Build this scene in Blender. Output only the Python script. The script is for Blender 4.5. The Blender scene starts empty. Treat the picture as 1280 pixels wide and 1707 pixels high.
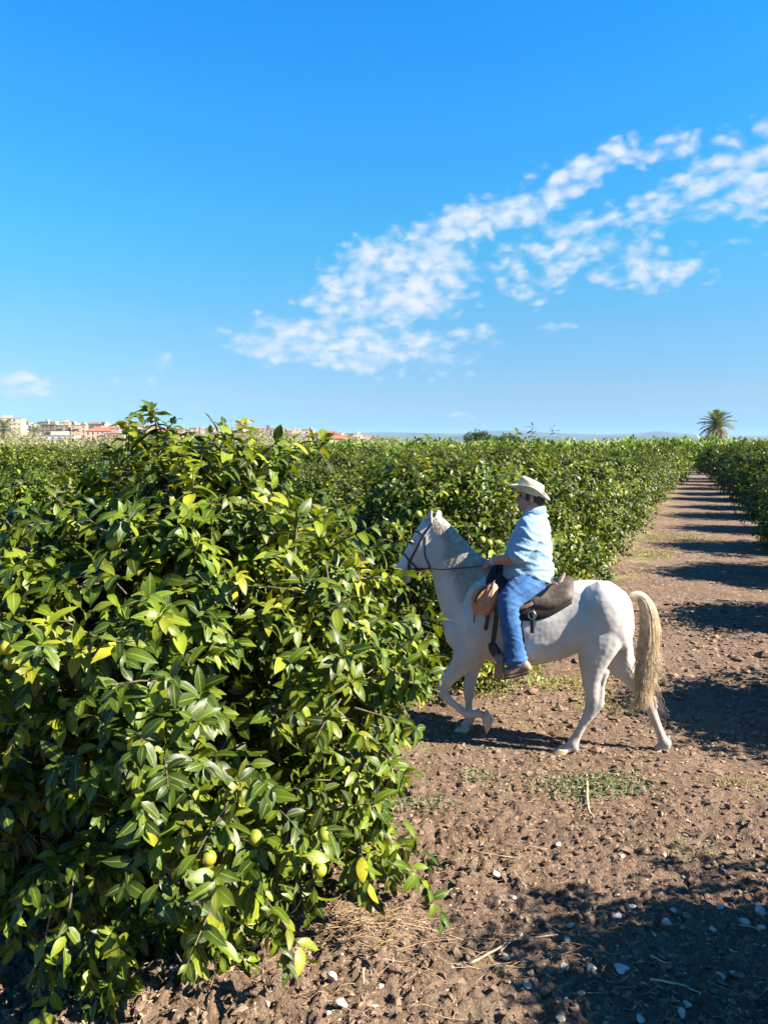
import bpy, math, random
import numpy as np
from mathutils import Vector, Matrix
from mathutils.bvhtree import BVHTree

rng = np.random.default_rng(7)
random.seed(7)
R = math.radians
scene = bpy.context.scene
COL = scene.collection

# ------------------------------------------------------------------ camera
CAMZ = 2.65
PITCH = R(5.47)
FPX = 26.0 / 36.0 * 1707.0
cam = bpy.data.cameras.new('camera')
camo = bpy.data.objects.new('camera', cam)
COL.objects.link(camo)
cam.sensor_fit = 'VERTICAL'
cam.sensor_height = 36.0
cam.lens = 26.0
cam.clip_start = 0.05
cam.clip_end = 30000
camo.location = (0, 0, CAMZ)
camo.rotation_euler = (R(90) - PITCH, 0, 0)
scene.camera = camo

# ------------------------------------------------------------------ light
SUN_EL = R(36)
SUN_AZ = R(16)          # how far the sun stands on the camera's side of +X
SUNV = Vector((math.cos(SUN_EL) * math.cos(SUN_AZ), -math.cos(SUN_EL) * math.sin(SUN_AZ), math.sin(SUN_EL)))
sun = bpy.data.lights.new('sun', 'SUN')
sun.energy = 5.0
sun.angle = R(0.5)
sun.color = (1.0, 0.91, 0.78)
suno = bpy.data.objects.new('sun', sun)
COL.objects.link(suno)
suno.rotation_euler = SUNV.to_track_quat('Z', 'Y').to_euler()
suno.location = (20, -5, 20)

scene.view_settings.view_transform = 'Standard'
scene.view_settings.look = 'None'
scene.view_settings.gamma = 1.0
scene.view_settings.use_curve_mapping = False
scene.view_settings.exposure = 2.0
scene.cycles.max_bounces = 8
scene.cycles.transparent_max_bounces = 8
scene.cycles.volume_bounces = 0


def cam_ray(px, py):
    """direction of the ray through a photo pixel (1280x1707)"""
    u = (px - 640.0) / FPX
    v = (853.5 - py) / FPX
    return Vector((u, math.cos(PITCH) + v * math.sin(PITCH), v * math.cos(PITCH) - math.sin(PITCH))).normalized()


CAMP = Vector((0, 0, CAMZ))


class NT:
    """small helper for node trees"""
    def __init__(self, tree):
        self.t = tree
        self.n = tree.nodes
        self.l = tree.links

    def node(self, kind, **kw):
        n = self.n.new(kind)
        for k, v in kw.items():
            setattr(n, k, v)
        return n

    def put(self, sock, v):
        if v is None:
            return
        if hasattr(v, 'is_linked') or isinstance(v, bpy.types.NodeSocket):
            self.l.new(v, sock)
        else:
            sock.default_value = v

    def math(self, op, a, b=None, c=None, clamp=False):
        n = self.node('ShaderNodeMath', operation=op, use_clamp=clamp)
        self.put(n.inputs[0], a)
        self.put(n.inputs[1], b)
        self.put(n.inputs[2], c)
        return n.outputs[0]

    def vmath(self, op, a, b=None):
        n = self.node('ShaderNodeVectorMath', operation=op)
        self.put(n.inputs[0], a)
        self.put(n.inputs[1], b)
        return n.outputs[0]

    def mix(self, f, a, b, blend='MIX'):
        n = self.node('ShaderNodeMix', data_type='RGBA', blend_type=blend)
        self.put(n.inputs[0], f)
        self.put(n.inputs[6], a)
        self.put(n.inputs[7], b)
        return n.outputs[2]

    def noise(self, vec, scale, detail=4, rough=0.5, dist=0.0, out='Fac'):
        n = self.node('ShaderNodeTexNoise')
        self.put(n.inputs['Vector'], vec)
        n.inputs['Scale'].default_value = scale
        n.inputs['Detail'].default_value = detail
        n.inputs['Roughness'].default_value = rough
        n.inputs['Distortion'].default_value = dist
        return n.outputs[out]

    def ramp(self, f, stops):
        n = self.node('ShaderNodeValToRGB')
        self.put(n.inputs[0], f)
        el = n.color_ramp.elements
        while len(el) > 1:
            el.remove(el[-1])
        for i, (p, c) in enumerate(stops):
            e = el[0] if i == 0 else el.new(p)
            e.position = p
            if not isinstance(c, (tuple, list)):
                c = (c, c, c)
            e.color = (*c[:3], 1)
        return n.outputs[0]

    def mapr(self, v, a, b, c=0.0, d=1.0, smooth=True):
        n = self.node('ShaderNodeMapRange', interpolation_type='SMOOTHSTEP' if smooth else 'LINEAR')
        self.put(n.inputs['Value'], v)
        n.inputs['From Min'].default_value = a
        n.inputs['From Max'].default_value = b
        n.inputs['To Min'].default_value = c
        n.inputs['To Max'].default_value = d
        return n.outputs[0]


# ------------------------------------------------------------------ sky
world = bpy.data.worlds.new('World')
scene.world = world
world.use_nodes = True
world.node_tree.nodes.clear()
w = NT(world.node_tree)
skyn = w.node('ShaderNodeTexSky', sky_type='NISHITA')
skyn.sun_disc = False
skyn.sun_elevation = SUN_EL
skyn.sun_rotation = math.atan2(SUNV.x, SUNV.y)
skyn.altitude = 0
skyn.air_density = 1.0
skyn.dust_density = 0.0
skyn.ozone_density = 2.0
tc = w.node('ShaderNodeTexCoord')
sep = w.node('ShaderNodeSeparateXYZ')
w.l.new(tc.outputs['Generated'], sep.inputs[0])
az = w.math('ARCTAN2', sep.outputs[0], sep.outputs[1])
el_ = w.math('ARCSINE', sep.outputs[2])
comb = w.node('ShaderNodeCombineXYZ')
w.l.new(az, comb.inputs[0])
w.l.new(el_, comb.inputs[1])
AE = comb.outputs[0]


def azel(px, py):
    d = cam_ray(px, py)
    return math.atan2(d.x, d.y), math.asin(d.z)


# altocumulus patch: centre, half sizes (as seen angles), tilt, weight
BL = [(660, 470, 150, 62, 16, 1.0), (560, 575, 150, 42, -4, 1.0), (690, 590, 95, 36, -10, .85), (740, 385, 170, 30, 20, .95), (960, 300, 100, 24, 26, .95),
      (860, 450, 110, 42, 8, .8), (1090, 250, 70, 20, 5, .6), (1235, 300, 130, 46, 12, 1.0), (1130, 345, 110, 30, 10, .8),
      (1080, 455, 90, 34, -4, .78), (1010, 395, 100, 40, 6, .76), (640, 420, 90, 26, 12, .9), (880, 490, 60, 20, 0, .7), (790, 560, 46, 18, -5, .8), (25, 638, 52, 20, -5, .85), (240, 615, 58, 18, 20, .5),
      (1190, 420, 70, 16, 0, .5), (765, 691, 22, 8, 0, .5), (1275, 225, 60, 25, 0, .7), (900, 545, 60, 12, 0, .5), (322, 688, 25, 7, 0, .35)]
warp = w.noise(AE, 9.0, 3, 0.55, out='Color')
wv = w.vmath('SUBTRACT', warp, (0.5, 0.5, 0.5))
sc_ = w.node('ShaderNodeVectorMath', operation='SCALE')
w.l.new(wv, sc_.inputs[0])
sc_.inputs['Scale'].default_value = 0.035
AEW = w.vmath('ADD', AE, sc_.outputs[0])
acc = None
for (px, py, rx, ry, tilt, wt) in BL:
    a0, e0 = azel(px, py)
    mp = w.node('ShaderNodeMapping', vector_type='TEXTURE')
    w.l.new(AEW, mp.inputs[0])
    mp.inputs['Location'].default_value = (a0, e0, 0)
    mp.inputs['Rotation'].default_value = (0, 0, R(tilt))
    mp.inputs['Scale'].default_value = (rx / FPX * 1.42, ry / FPX * 1.5, 1)
    ln = w.node('ShaderNodeVectorMath', operation='LENGTH')
    w.l.new(mp.outputs[0], ln.inputs[0])
    f = w.mapr(ln.outputs['Value'], 1.15, 0.35, 0.0, wt)
    acc = f if acc is None else w.math('MAXIMUM', acc, f)
mpn = w.node('ShaderNodeMapping')
w.l.new(AEW, mpn.inputs[0])
mpn.inputs['Rotation'].default_value = (0, 0, R(-14))
mpn.inputs['Scale'].default_value = (1.0, 1.7, 1)
n1 = w.noise(mpn.outputs[0], 62.0, 4, 0.6, 0.15)
n2 = w.noise(mpn.outputs[0], 11.0, 3, 0.5)
vor = w.node('ShaderNodeTexVoronoi', feature='SMOOTH_F1')
vor.inputs['Scale'].default_value = 46
vor.inputs['Smoothness'].default_value = .6
w.l.new(mpn.outputs[0], vor.inputs['Vector'])
puff = w.math('SUBTRACT', .42, vor.outputs['Distance'])
nn = w.math('ADD', w.math('MULTIPLY', w.math('SUBTRACT', n1, .5), 1.5), w.math('MULTIPLY', w.math('SUBTRACT', n2, .5), 1.7))
nn = w.math('ADD', nn, w.math('MULTIPLY', puff, 1.25))
dens = w.math('ADD', w.math('MULTIPLY', acc, 1.3), nn)
cmask = w.math('MULTIPLY', w.mapr(dens, 0.34, 1.75, 0, .95), w.mapr(acc, 0.02, 0.35, 0, 1))
hs = w.node('ShaderNodeHueSaturation')
w.l.new(skyn.outputs[0], hs.inputs['Color'])
hs.inputs['Saturation'].default_value = 1.22
hs.inputs['Value'].default_value = 1.45
cn = w.noise(mpn.outputs[0], 22.0, 3, 0.5)
ccol = w.mix(w.mapr(cn, .35, .65), (3.3, 4.0, 4.9, 1), (4.3, 4.6, 5.0, 1))
# clear autumn air: deep azure overhead, pale blue at the horizon
tint = w.ramp(w.math('MULTIPLY', sep.outputs[2], 1.0), [(0.0, (.14, .27, .64)), (.018, (.16, .295, .62)), (.06, (.25, .33, .48)), (.15, (.31, .48, .55)), (.254, (.245, .66, .68)),
                                                        (.381, (.20, .75, .96)), (.48, (.13, .78, 1.05)), (.75, (.16, .60, .82)), (1.0, (.12, .48, .70))])
skb = w.mix(1.0, hs.outputs[0], tint, 'MULTIPLY')
skc = w.mix(cmask, skb, ccol)
bg = w.node('ShaderNodeBackground')
bg.inputs['Strength'].default_value = 0.050
w.l.new(skc, bg.inputs['Color'])
wo = w.node('ShaderNodeOutputWorld')
w.l.new(bg.outputs[0], wo.inputs['Surface'])


# ------------------------------------------------------------------ helpers
def mesh_np(name, V, F, mats=None, smooth=True, cols=None, uvs=None):
    """V (n,3); F list of (m,k) integer arrays; cols per vertex rgb"""
    V = np.asarray(V, np.float32)
    me = bpy.data.meshes.new(name)
    me.vertices.add(len(V))
    me.vertices.foreach_set('co', V.ravel())
    if isinstance(F, np.ndarray):
        F = [F]
    F = [np.asarray(f, np.int32) for f in F if len(f)]
    nl = sum(f.size for f in F)
    nf = sum(len(f) for f in F)
    me.loops.add(nl)
    me.polygons.add(nf)
    li = np.concatenate([f.ravel() for f in F])
    me.loops.foreach_set('vertex_index', li)
    tot = np.concatenate([np.full(len(f), f.shape[1], np.int32) for f in F])
    st = np.concatenate([[0], np.cumsum(tot)[:-1]]).astype(np.int32)
    me.polygons.foreach_set('loop_start', st)
    me.polygons.foreach_set('loop_total', tot)
    me.polygons.foreach_set('use_smooth', np.full(nf, smooth, bool))
    me.update(calc_edges=True)
    if cols is not None:
        ca = me.color_attributes.new('col', 'FLOAT_COLOR', 'POINT')
        c4 = np.ones((len(V), 4), np.float32)
        c4[:, :3] = cols
        ca.data.foreach_set('color', c4.ravel())
    if uvs is not None:
        uv = me.uv_layers.new(name='uv')
        uv.data.foreach_set('uv', np.asarray(uvs, np.float32)[li].ravel())
    if mats is not None:
        for m in (mats if isinstance(mats, (list, tuple)) else [mats]):
            me.materials.append(m)
    return me


def link(name, me, parent=None, loc=None, mat=None):
    o = bpy.data.objects.new(name, me)
    COL.objects.link(o)
    if parent is not None:
        o.parent = parent
    if loc is not None:
        o.location = loc
    return o


def tag(o, label=None, cat=None, group=None, kind=None):
    if label:
        o['label'] = label
    if cat:
        o['category'] = cat
    if group:
        o['group'] = group
    if kind:
        o['kind'] = kind
    return o


def empty(name, loc, label, cat, group=None, rz=0.0):
    o = bpy.data.objects.new(name, None)
    COL.objects.link(o)
    o.location = loc
    o.rotation_euler = (0, 0, rz)
    o.empty_display_size = .2
    return tag(o, label, cat, group)


class Geo:
    """collects geometry in world coordinates"""
    def __init__(self):
        self.V = []
        self.F = {3: [], 4: []}
        self.n = 0

    def add(self, V, *Fs):
        V = np.asarray(V, float)
        for F in Fs:
            F = np.asarray(F, int)
            if len(F):
                self.F[F.shape[1]].append(F + self.n)
        self.V.append(V)
        self.n += len(V)

    def rings(self, rings, cap=True):
        """rings (m,k,3)"""
        rings = np.asarray(rings, float)
        m, k = rings.shape[:2]
        i = np.arange(m - 1)[:, None] * k
        j = np.arange(k)[None, :]
        j2 = (j + 1) % k
        q = np.stack([i + j, i + j2, i + k + j2, i + k + j], -1).reshape(-1, 4)
        V = rings.reshape(-1, 3)
        if cap:
            c = np.stack([rings[0].mean(0), rings[-1].mean(0)])
            jj = np.arange(k)
            t1 = np.stack([np.full(k, m * k), (jj + 1) % k, jj], -1)
            t2 = np.stack([np.full(k, m * k + 1), (m - 1) * k + jj, (m - 1) * k + (jj + 1) % k], -1)
            self.add(np.concatenate([V, c]), q, np.concatenate([t1, t2]))
        else:
            self.add(V, q)

    def tube(self, pts, rad, k=8, cap=True, flat=None):
        pts = np.asarray(pts, float)
        m = len(pts)
        rad = np.broadcast_to(np.asarray(rad, float), (m,))
        t = np.gradient(pts, axis=0)
        t /= np.linalg.norm(t, axis=1)[:, None] + 1e-9
        up = np.array([0, 0, 1.0])
        if abs(t[0, 2]) > .9:
            up = np.array([1.0, 0, 0])
        u = np.cross(t[0], up)
        u /= np.linalg.norm(u)
        a = np.linspace(0, 2 * np.pi, k, endpoint=False)
        rs = []
        for i in range(m):
            u = u - t[i] * np.dot(u, t[i])
            u /= np.linalg.norm(u) + 1e-9
            v = np.cross(t[i], u)
            rs.append(pts[i] + rad[i] * (np.cos(a)[:, None] * u + np.sin(a)[:, None] * v))
        self.rings(rs, cap)

    def ribbon(self, pts, nrm, width, thick):
        pts = np.asarray(pts, float)
        nrm = np.asarray(nrm, float)
        nrm = nrm / (np.linalg.norm(nrm, axis=1)[:, None] + 1e-9)
        t = np.gradient(pts, axis=0)
        t /= np.linalg.norm(t, axis=1)[:, None] + 1e-9
        s = np.cross(t, nrm)
        s /= np.linalg.norm(s, axis=1)[:, None] + 1e-9
        width = np.broadcast_to(np.asarray(width, float), (len(pts),))[:, None]
        a = s * width / 2
        b = nrm * thick / 2
        rs = np.stack([pts + a * .8 + b, pts - a * .8 + b, pts - a, pts - a * .8 - b, pts + a * .8 - b, pts + a], 1)
        self.rings(rs, True)

    def ell(self, c, ax, nu=14, nv=9):
        """ellipsoid: centre, 3 axis vectors"""
        ax = np.asarray(ax, float)
        ph = np.linspace(0.12, np.pi - .12, nv)
        th = np.linspace(0, 2 * np.pi, nu, endpoint=False)
        rs = [[np.asarray(c) + ax[2] * math.cos(p) + math.sin(p) * (ax[0] * math.cos(q) + ax[1] * math.sin(q)) for q in th] for p in ph]
        self.rings(rs, True)

    def box(self, c, hx, hy, hz, rot=None):
        s = np.array([[-1, -1, -1], [1, -1, -1], [1, 1, -1], [-1, 1, -1], [-1, -1, 1], [1, -1, 1], [1, 1, 1], [-1, 1, 1]], float)
        s *= [hx, hy, hz]
        if rot is not None:
            s = s @ np.asarray(rot, float).T
        f = np.array([[0, 3, 2, 1], [4, 5, 6, 7], [0, 1, 5, 4], [1, 2, 6, 5], [2, 3, 7, 6], [3, 0, 4, 7]])
        self.add(s + np.asarray(c, float), f)

    def arrays(self):
        V = np.concatenate(self.V)
        F = [np.concatenate(self.F[k]) for k in (3, 4) if self.F[k]]
        return V, F

    def build(self, name, mat, parent=None, org=(0, 0, 0), smooth=True, link_loc=None):
        V, F = self.arrays()
        me = mesh_np(name, V - np.asarray(org, float), F, mat, smooth)
        return link(name, me, parent, link_loc)


def remesh(geo, voxel, smooth=4, factor=0.5):
    """union of the collected closed shapes -> verts, faces (world)"""
    V, F = geo.arrays()
    me = mesh_np('tmp', V, F)
    o = bpy.data.objects.new('tmp', me)
    COL.objects.link(o)
    m = o.modifiers.new('r', 'REMESH')
    m.mode = 'VOXEL'
    m.voxel_size = voxel
    s = o.modifiers.new('s', 'SMOOTH')
    s.iterations = smooth
    s.factor = factor
    dg = bpy.context.evaluated_depsgraph_get()
    ev = o.evaluated_get(dg)
    m2 = ev.to_mesh()
    n = len(m2.vertices)
    co = np.empty(n * 3, np.float32)
    m2.vertices.foreach_get('co', co)
    nor = np.empty(n * 3, np.float32)
    m2.vertices.foreach_get('normal', nor)
    nl = len(m2.loops)
    li = np.empty(nl, np.int32)
    m2.loops.foreach_get('vertex_index', li)
    tot = np.empty(len(m2.polygons), np.int32)
    m2.polygons.foreach_get('loop_total', tot)
    st = np.concatenate([[0], np.cumsum(tot)[:-1]])
    Fo = []
    for k in (3, 4):
        idx = st[tot == k]
        if len(idx):
            Fo.append(np.stack([li[idx + j] for j in range(k)], -1))
    ev.to_mesh_clear()
    bpy.data.objects.remove(o)
    bpy.data.meshes.remove(me)
    return co.reshape(-1, 3).astype(float), Fo, nor.reshape(-1, 3).astype(float)


def spline(P, n):
    """Catmull-Rom through rows of P, n samples per span"""
    P = np.asarray(P, float)
    Q = np.concatenate([[2 * P[0] - P[1]], P, [2 * P[-1] - P[-2]]])
    out = []
    for i in range(1, len(Q) - 2):
        for t in np.linspace(0, 1, n, endpoint=False):
            a, b, c, d = Q[i - 1], Q[i], Q[i + 1], Q[i + 2]
            out.append(.5 * ((2 * b) + (-a + c) * t + (2 * a - 5 * b + 4 * c - d) * t * t + (-a + 3 * b - 3 * c + d) * t ** 3))
    out.append(P[-1])
    return np.array(out)


_perm = np.random.default_rng(3).permutation(4096)
_grad = np.random.default_rng(4).uniform(0, 2 * np.pi, 4096)


def perlin(x, y, seed=0):
    xi = np.floor(x).astype(np.int64)
    yi = np.floor(y).astype(np.int64)
    xf = x - xi
    yf = y - yi

    def g(ix, iy, dx, dy):
        h = _perm[(_perm[(ix + seed * 57) & 4095] + iy) & 4095]
        a = _grad[h]
        return np.cos(a) * dx + np.sin(a) * dy
    u = xf ** 3 * (xf * (xf * 6 - 15) + 10)
    v = yf ** 3 * (yf * (yf * 6 - 15) + 10)
    n00 = g(xi, yi, xf, yf)
    n10 = g(xi + 1, yi, xf - 1, yf)
    n01 = g(xi, yi + 1, xf, yf - 1)
    n11 = g(xi + 1, yi + 1, xf - 1, yf - 1)
    return (n00 * (1 - u) + n10 * u) * (1 - v) + (n01 * (1 - u) + n11 * u) * v


def mat(name):
    m = bpy.data.materials.new(name)
    m.use_nodes = True
    m.node_tree.nodes.clear()
    t = NT(m.node_tree)
    p = t.node('ShaderNodeBsdfPrincipled')
    o = t.node('ShaderNodeOutputMaterial')
    t.l.new(p.outputs[0], o.inputs[0])
    return m, t, p, o


def simple(name, col, rough=.6, var=.15, scale=12, bump=0.0, bscale=60, spec=.5, metal=0.0, det=5):
    m, t, p, o = mat(name)
    g = t.node('ShaderNodeTexCoord').outputs['Object']
    n = t.noise(g, scale, det, .6)
    c0 = tuple(max(0, c * (1 - var)) for c in col) + (1,)
    c1 = tuple(min(1, c * (1 + var)) for c in col) + (1,)
    t.put(p.inputs['Base Color'], t.mix(t.mapr(n, .3, .7), c0, c1))
    p.inputs['Roughness'].default_value = rough
    p.inputs['Specular IOR Level'].default_value = spec
    p.inputs['Metallic'].default_value = metal
    if bump:
        b = t.node('ShaderNodeBump')
        b.inputs['Strength'].default_value = bump
        b.inputs['Distance'].default_value = .01
        t.l.new(t.noise(g, bscale, 4, .6), b.inputs['Height'])
        t.l.new(b.outputs[0], p.inputs['Normal'])
    return m


# ------------------------------------------------------------------ materials
def leaf_material(name, midrib=True, gloss=.44, trans=.24):
    m, t, p, o = mat(name)
    at = t.node('ShaderNodeAttribute', attribute_name='col')
    base = at.outputs['Color']
    if midrib:
        uv = t.node('ShaderNodeUVMap', uv_map='uv')
        s = t.node('ShaderNodeSeparateXYZ')
        t.l.new(uv.outputs[0], s.inputs[0])
        rib = t.mapr(t.math('ABSOLUTE', t.math('SUBTRACT', s.outputs[0], .5)), .02, .07, .55, 0)
        # side veins
        vv = t.math('SINE', t.math('MULTIPLY', t.math('ADD', s.outputs[1], t.math('MULTIPLY', t.math('ABSOLUTE', t.math('SUBTRACT', s.outputs[0], .5)), -.5)), 60.0))
        vein = t.math('MULTIPLY', t.mapr(vv, .7, 1), .14)
        tot = t.math('MAXIMUM', rib, vein)
        base = t.mix(tot, base, (.26, .34, .05, 1))
    g = t.node('ShaderNodeTexCoord').outputs['Object']
    nz = t.noise(g, 9.0, 3, .6)
    base = t.mix(t.mapr(nz, .3, .7, 0, .35), base, t.mix(1.0, base, (.5, .55, .5, 1), 'MULTIPLY'))
    t.put(p.inputs['Base Color'], base)
    p.inputs['Roughness'].default_value = gloss
    p.inputs['Specular IOR Level'].default_value = .33
    tr = t.node('ShaderNodeBsdfTranslucent')
    t.put(tr.inputs['Color'], t.mix(1.0, base, (1.9, 1.7, .5, 1), 'MULTIPLY'))
    mx = t.node('ShaderNodeMixShader')
    mx.inputs[0].default_value = trans
    t.l.new(p.outputs[0], mx.inputs[1])
    t.l.new(tr.outputs[0], mx.inputs[2])
    t.l.new(mx.outputs[0], o.inputs[0])
    return m


M_LEAF = leaf_material('citrus_leaf')
M_LEAF_FAR = leaf_material('citrus_leaf_far', False, .5, .17)
M_WEED = leaf_material('weed_leaf', False, .6)
M_BARK = simple('bark', (.10, .075, .05), .9, .35, 30, .6, 60)
M_STONE = None
M_TWIG = simple('dry_twig', (.42, .31, .19), .85, .3, 30, .3, 100)
M_TWIGD = simple('dark_twig', (.16, .10, .06), .85, .3, 30, .3, 100)
M_LEATHER_DK = simple('dark_leather', (.022, .014, .012), .42, .4, 25, .3, 90)
M_BRIDLE = simple('bridle_leather', (.012, .014, .026), .38, .3, 25, .2, 90)
M_LEATHER_BR = simple('worn_brown_leather', (.16, .10, .072), .6, .4, 14, .4, 60)
M_LEATHER_TAN = simple('tan_leather', (.50, .205, .105), .6, .22, 12, .5, 40)
M_METAL = simple('dull_metal', (.45, .43, .40), .35, .1, 20, metal=.9)
M_WOOD = simple('stirrup_wood', (.26, .145, .085), .6, .25, 18, .3, 60)
M_SOLE = simple('sole', (.07, .06, .05), .8, .2, 30)
M_HAIR = simple('dark_hair', (.012, .010, .010), .5, .3, 60, .8, 200)
M_HOOF = simple('hoof', (.52, .36, .22), .5, .25, 24, .3, 60)
M_EYE = simple('eye', (.01, .008, .006), .1, .1, 10)


def soil_material():
    m, t, p, o = mat('soil')
    g = t.node('ShaderNodeTexCoord').outputs['Object']
    big = t.noise(g, .45, 4, .6)
    mid = t.noise(g, 3.5, 5, .65)
    fine = t.noise(g, 45, 5, .7)
    c = t.mix(t.mapr(mid, .3, .7), (.132, .089, .060, 1), (.208, .143, .100, 1))
    c = t.mix(t.mapr(fine, .3, .75), t.mix(1.0, c, (.62, .6, .58, 1), 'MULTIPLY'), t.mix(1.0, c, (1.3, 1.3, 1.3, 1), 'MULTIPLY'))
    c = t.mix(t.mapr(big, .52, .72, 0, .35), c, (.25, .20, .13, 1))
    # pale straw and grit
    vo = t.node('ShaderNodeTexVoronoi', feature='F1')
    vo.inputs['Scale'].default_value = 26
    t.l.new(g, vo.inputs['Vector'])
    vs = t.node('ShaderNodeSeparateColor')
    t.l.new(vo.outputs['Color'], vs.inputs[0])
    speck = t.math('MULTIPLY', t.mapr(vo.outputs['Distance'], .30, .16), t.math('GREATER_THAN', vs.outputs[0], .86))
    c = t.mix(t.math('MULTIPLY', speck, .6), c, (.38, .29, .19, 1))
    vo2 = t.node('ShaderNodeTexVoronoi', feature='F1')
    vo2.inputs['Scale'].default_value = 9
    t.l.new(g, vo2.inputs['Vector'])
    vs2 = t.node('ShaderNodeSeparateColor')
    t.l.new(vo2.outputs['Color'], vs2.inputs[0])
    sp2 = t.math('MULTIPLY', t.mapr(vo2.outputs['Distance'], .33, .2), t.math('GREATER_THAN', vs2.outputs[1], .62))
    # coarse litter only shows away from the modelled foreground
    sx = t.node('ShaderNodeSeparateXYZ')
    t.l.new(g, sx.inputs[0])
    far = t.mapr(sx.outputs[1], 7.5, 14)
    c = t.mix(t.math('MULTIPLY', t.math('MULTIPLY', sp2, far), .75), c, (.42, .32, .21, 1))
    # thin weeds and dry grass along the foot of the rows
    lat = t.math('ADD', t.math('MULTIPLY', sx.outputs[0], .915), t.math('MULTIPLY', sx.outputs[1], -.404))
    lm = t.math('MODULO', t.math('ADD', lat, 2.85 + 58.0), 5.8)
    lm = t.math('MINIMUM', lm, t.math('SUBTRACT', 5.8, lm))
    row = t.mapr(lm, 2.1, 1.2)
    gn = t.math('MULTIPLY', t.math('MULTIPLY', row, t.mapr(t.noise(g, 1.3, 5, .7), .5, .64)), t.mapr(sx.outputs[1], 6, 12, .15, .8))
    c = t.mix(gn, c, t.mix(t.mapr(fine, .3, .7), (.16, .17, .045, 1), (.32, .29, .12, 1)))
    t.put(p.inputs['Base Color'], c)
    p.inputs['Roughness'].default_value = .95
    p.inputs['Specular IOR Level'].default_value = .15
    b = t.node('ShaderNodeBump')
    b.inputs['Strength'].default_value = 1.0
    b.inputs['Distance'].default_value = .035
    h = t.math('ADD', t.math('MULTIPLY', t.noise(g, 22, 6, .7), 1.0), t.math('MULTIPLY', fine, .5))
    t.l.new(h, b.inputs['Height'])
    t.l.new(b.outputs[0], p.inputs['Normal'])
    return m


M_SOIL = soil_material()
M_CLOD = simple('soil_clod', (.172, .119, .082), .95, .35, 9, .8, 90, .15)
M_STONE = simple('pale_stone', (.42, .37, .30), .85, .22, 10, .5, 70, .3)
M_STONE_G = simple('grey_stone', (.38, .38, .36), .85, .22, 10, .5, 70, .3)
M_LITTER = simple('dry_litter', (.32, .22, .125), .8, .4, 40)

# ------------------------------------------------------------------ ground
def height(x, y):
    d = np.sqrt(x * x + y * y)
    near = np.clip((28 - d) / 14, 0, 1)
    h = .05 * perlin(x * .35, y * .35, 1) + .035 * perlin(x * 1.1, y * 1.1, 2)
    cl = perlin(x * 5.5, y * 5.5, 3)
    cl2 = perlin(x * 12, y * 12, 4)
    cl3 = perlin(x * 24, y * 24, 5)
    amp = .55 + .9 * np.clip(perlin(x * .6, y * .6, 9) + .25, 0, 1)
    amp = amp * (1 + 1.2 * np.clip((5.6 - y) / 1.2, 0, 1))
    h = h + near * amp * (.034 * np.abs(cl) + .040 * np.abs(cl2) * 1.2 + .024 * cl3 + .012 * perlin(x * 2.6, y * 2.6, 7))
    # shallow wheel track crossing the gap
    h = h - .03 * near * np.exp(-((y - 5.3 - .1 * np.sin(x)) / .35) ** 2)
    return h


def hz(x, y):
    return float(height(np.array([x]), np.array([y]))[0])


def grow(a, step, limit, fac):
    out = []
    while abs(a) < limit:
        a = a + step
        step *= fac
        out.append(a)
    return out


xs = np.concatenate([np.array(grow(-3.4, -.05, 9500, 1.10))[::-1], np.arange(-3.4, 5.2, .023), grow(5.2, .04, 9500, 1.09)])
ys = [2.3]
while ys[-1] < 9800:
    Y = ys[-1]
    ys.append(Y + (.021 * (Y / 4.0) ** 1.35 if Y < 60 else .8 * (Y / 60) ** 1.6))
ys = np.array(list(np.array(grow(2.3, -.06, 300, 1.35))[::-1]) + ys)
GX, GY = np.meshgrid(xs, ys)
GZ = height(GX, GY)
nx, ny = len(xs), len(ys)
idx = np.arange(nx * ny).reshape(ny, nx)
Fq = np.stack([idx[:-1, :-1], idx[:-1, 1:], idx[1:, 1:], idx[1:, :-1]], -1).reshape(-1, 4)
me = mesh_np('ground', np.stack([GX, GY, GZ], -1).reshape(-1, 3), Fq, M_SOIL)
tag(link('ground', me), kind='structure')
print('ground verts', nx * ny)


def G(px, py, z=0.0):
    d = cam_ray(px, py)
    t = (z - CAMZ) / d.z
    p = CAMP + d * t
    for _ in range(3):
        zz = z + hz(p.x, p.y)
        t = (zz - CAMZ) / d.z
        p = CAMP + d * t
    return p


# ------------------------------------------------------------------ clods, pebbles, litter (uncountable)
def ico(sub=1):
    import bmesh
    bm = bmesh.new()
    bmesh.ops.create_icosphere(bm, subdivisions=sub, radius=1)
    V = np.array([v.co[:] for v in bm.verts])
    F = np.array([[v.index for v in f.verts] for f in bm.faces])
    bm.free()
    return V, F


ICO1, ICO1F = ico(1)
ICO2, ICO2F = ico(2)


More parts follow.
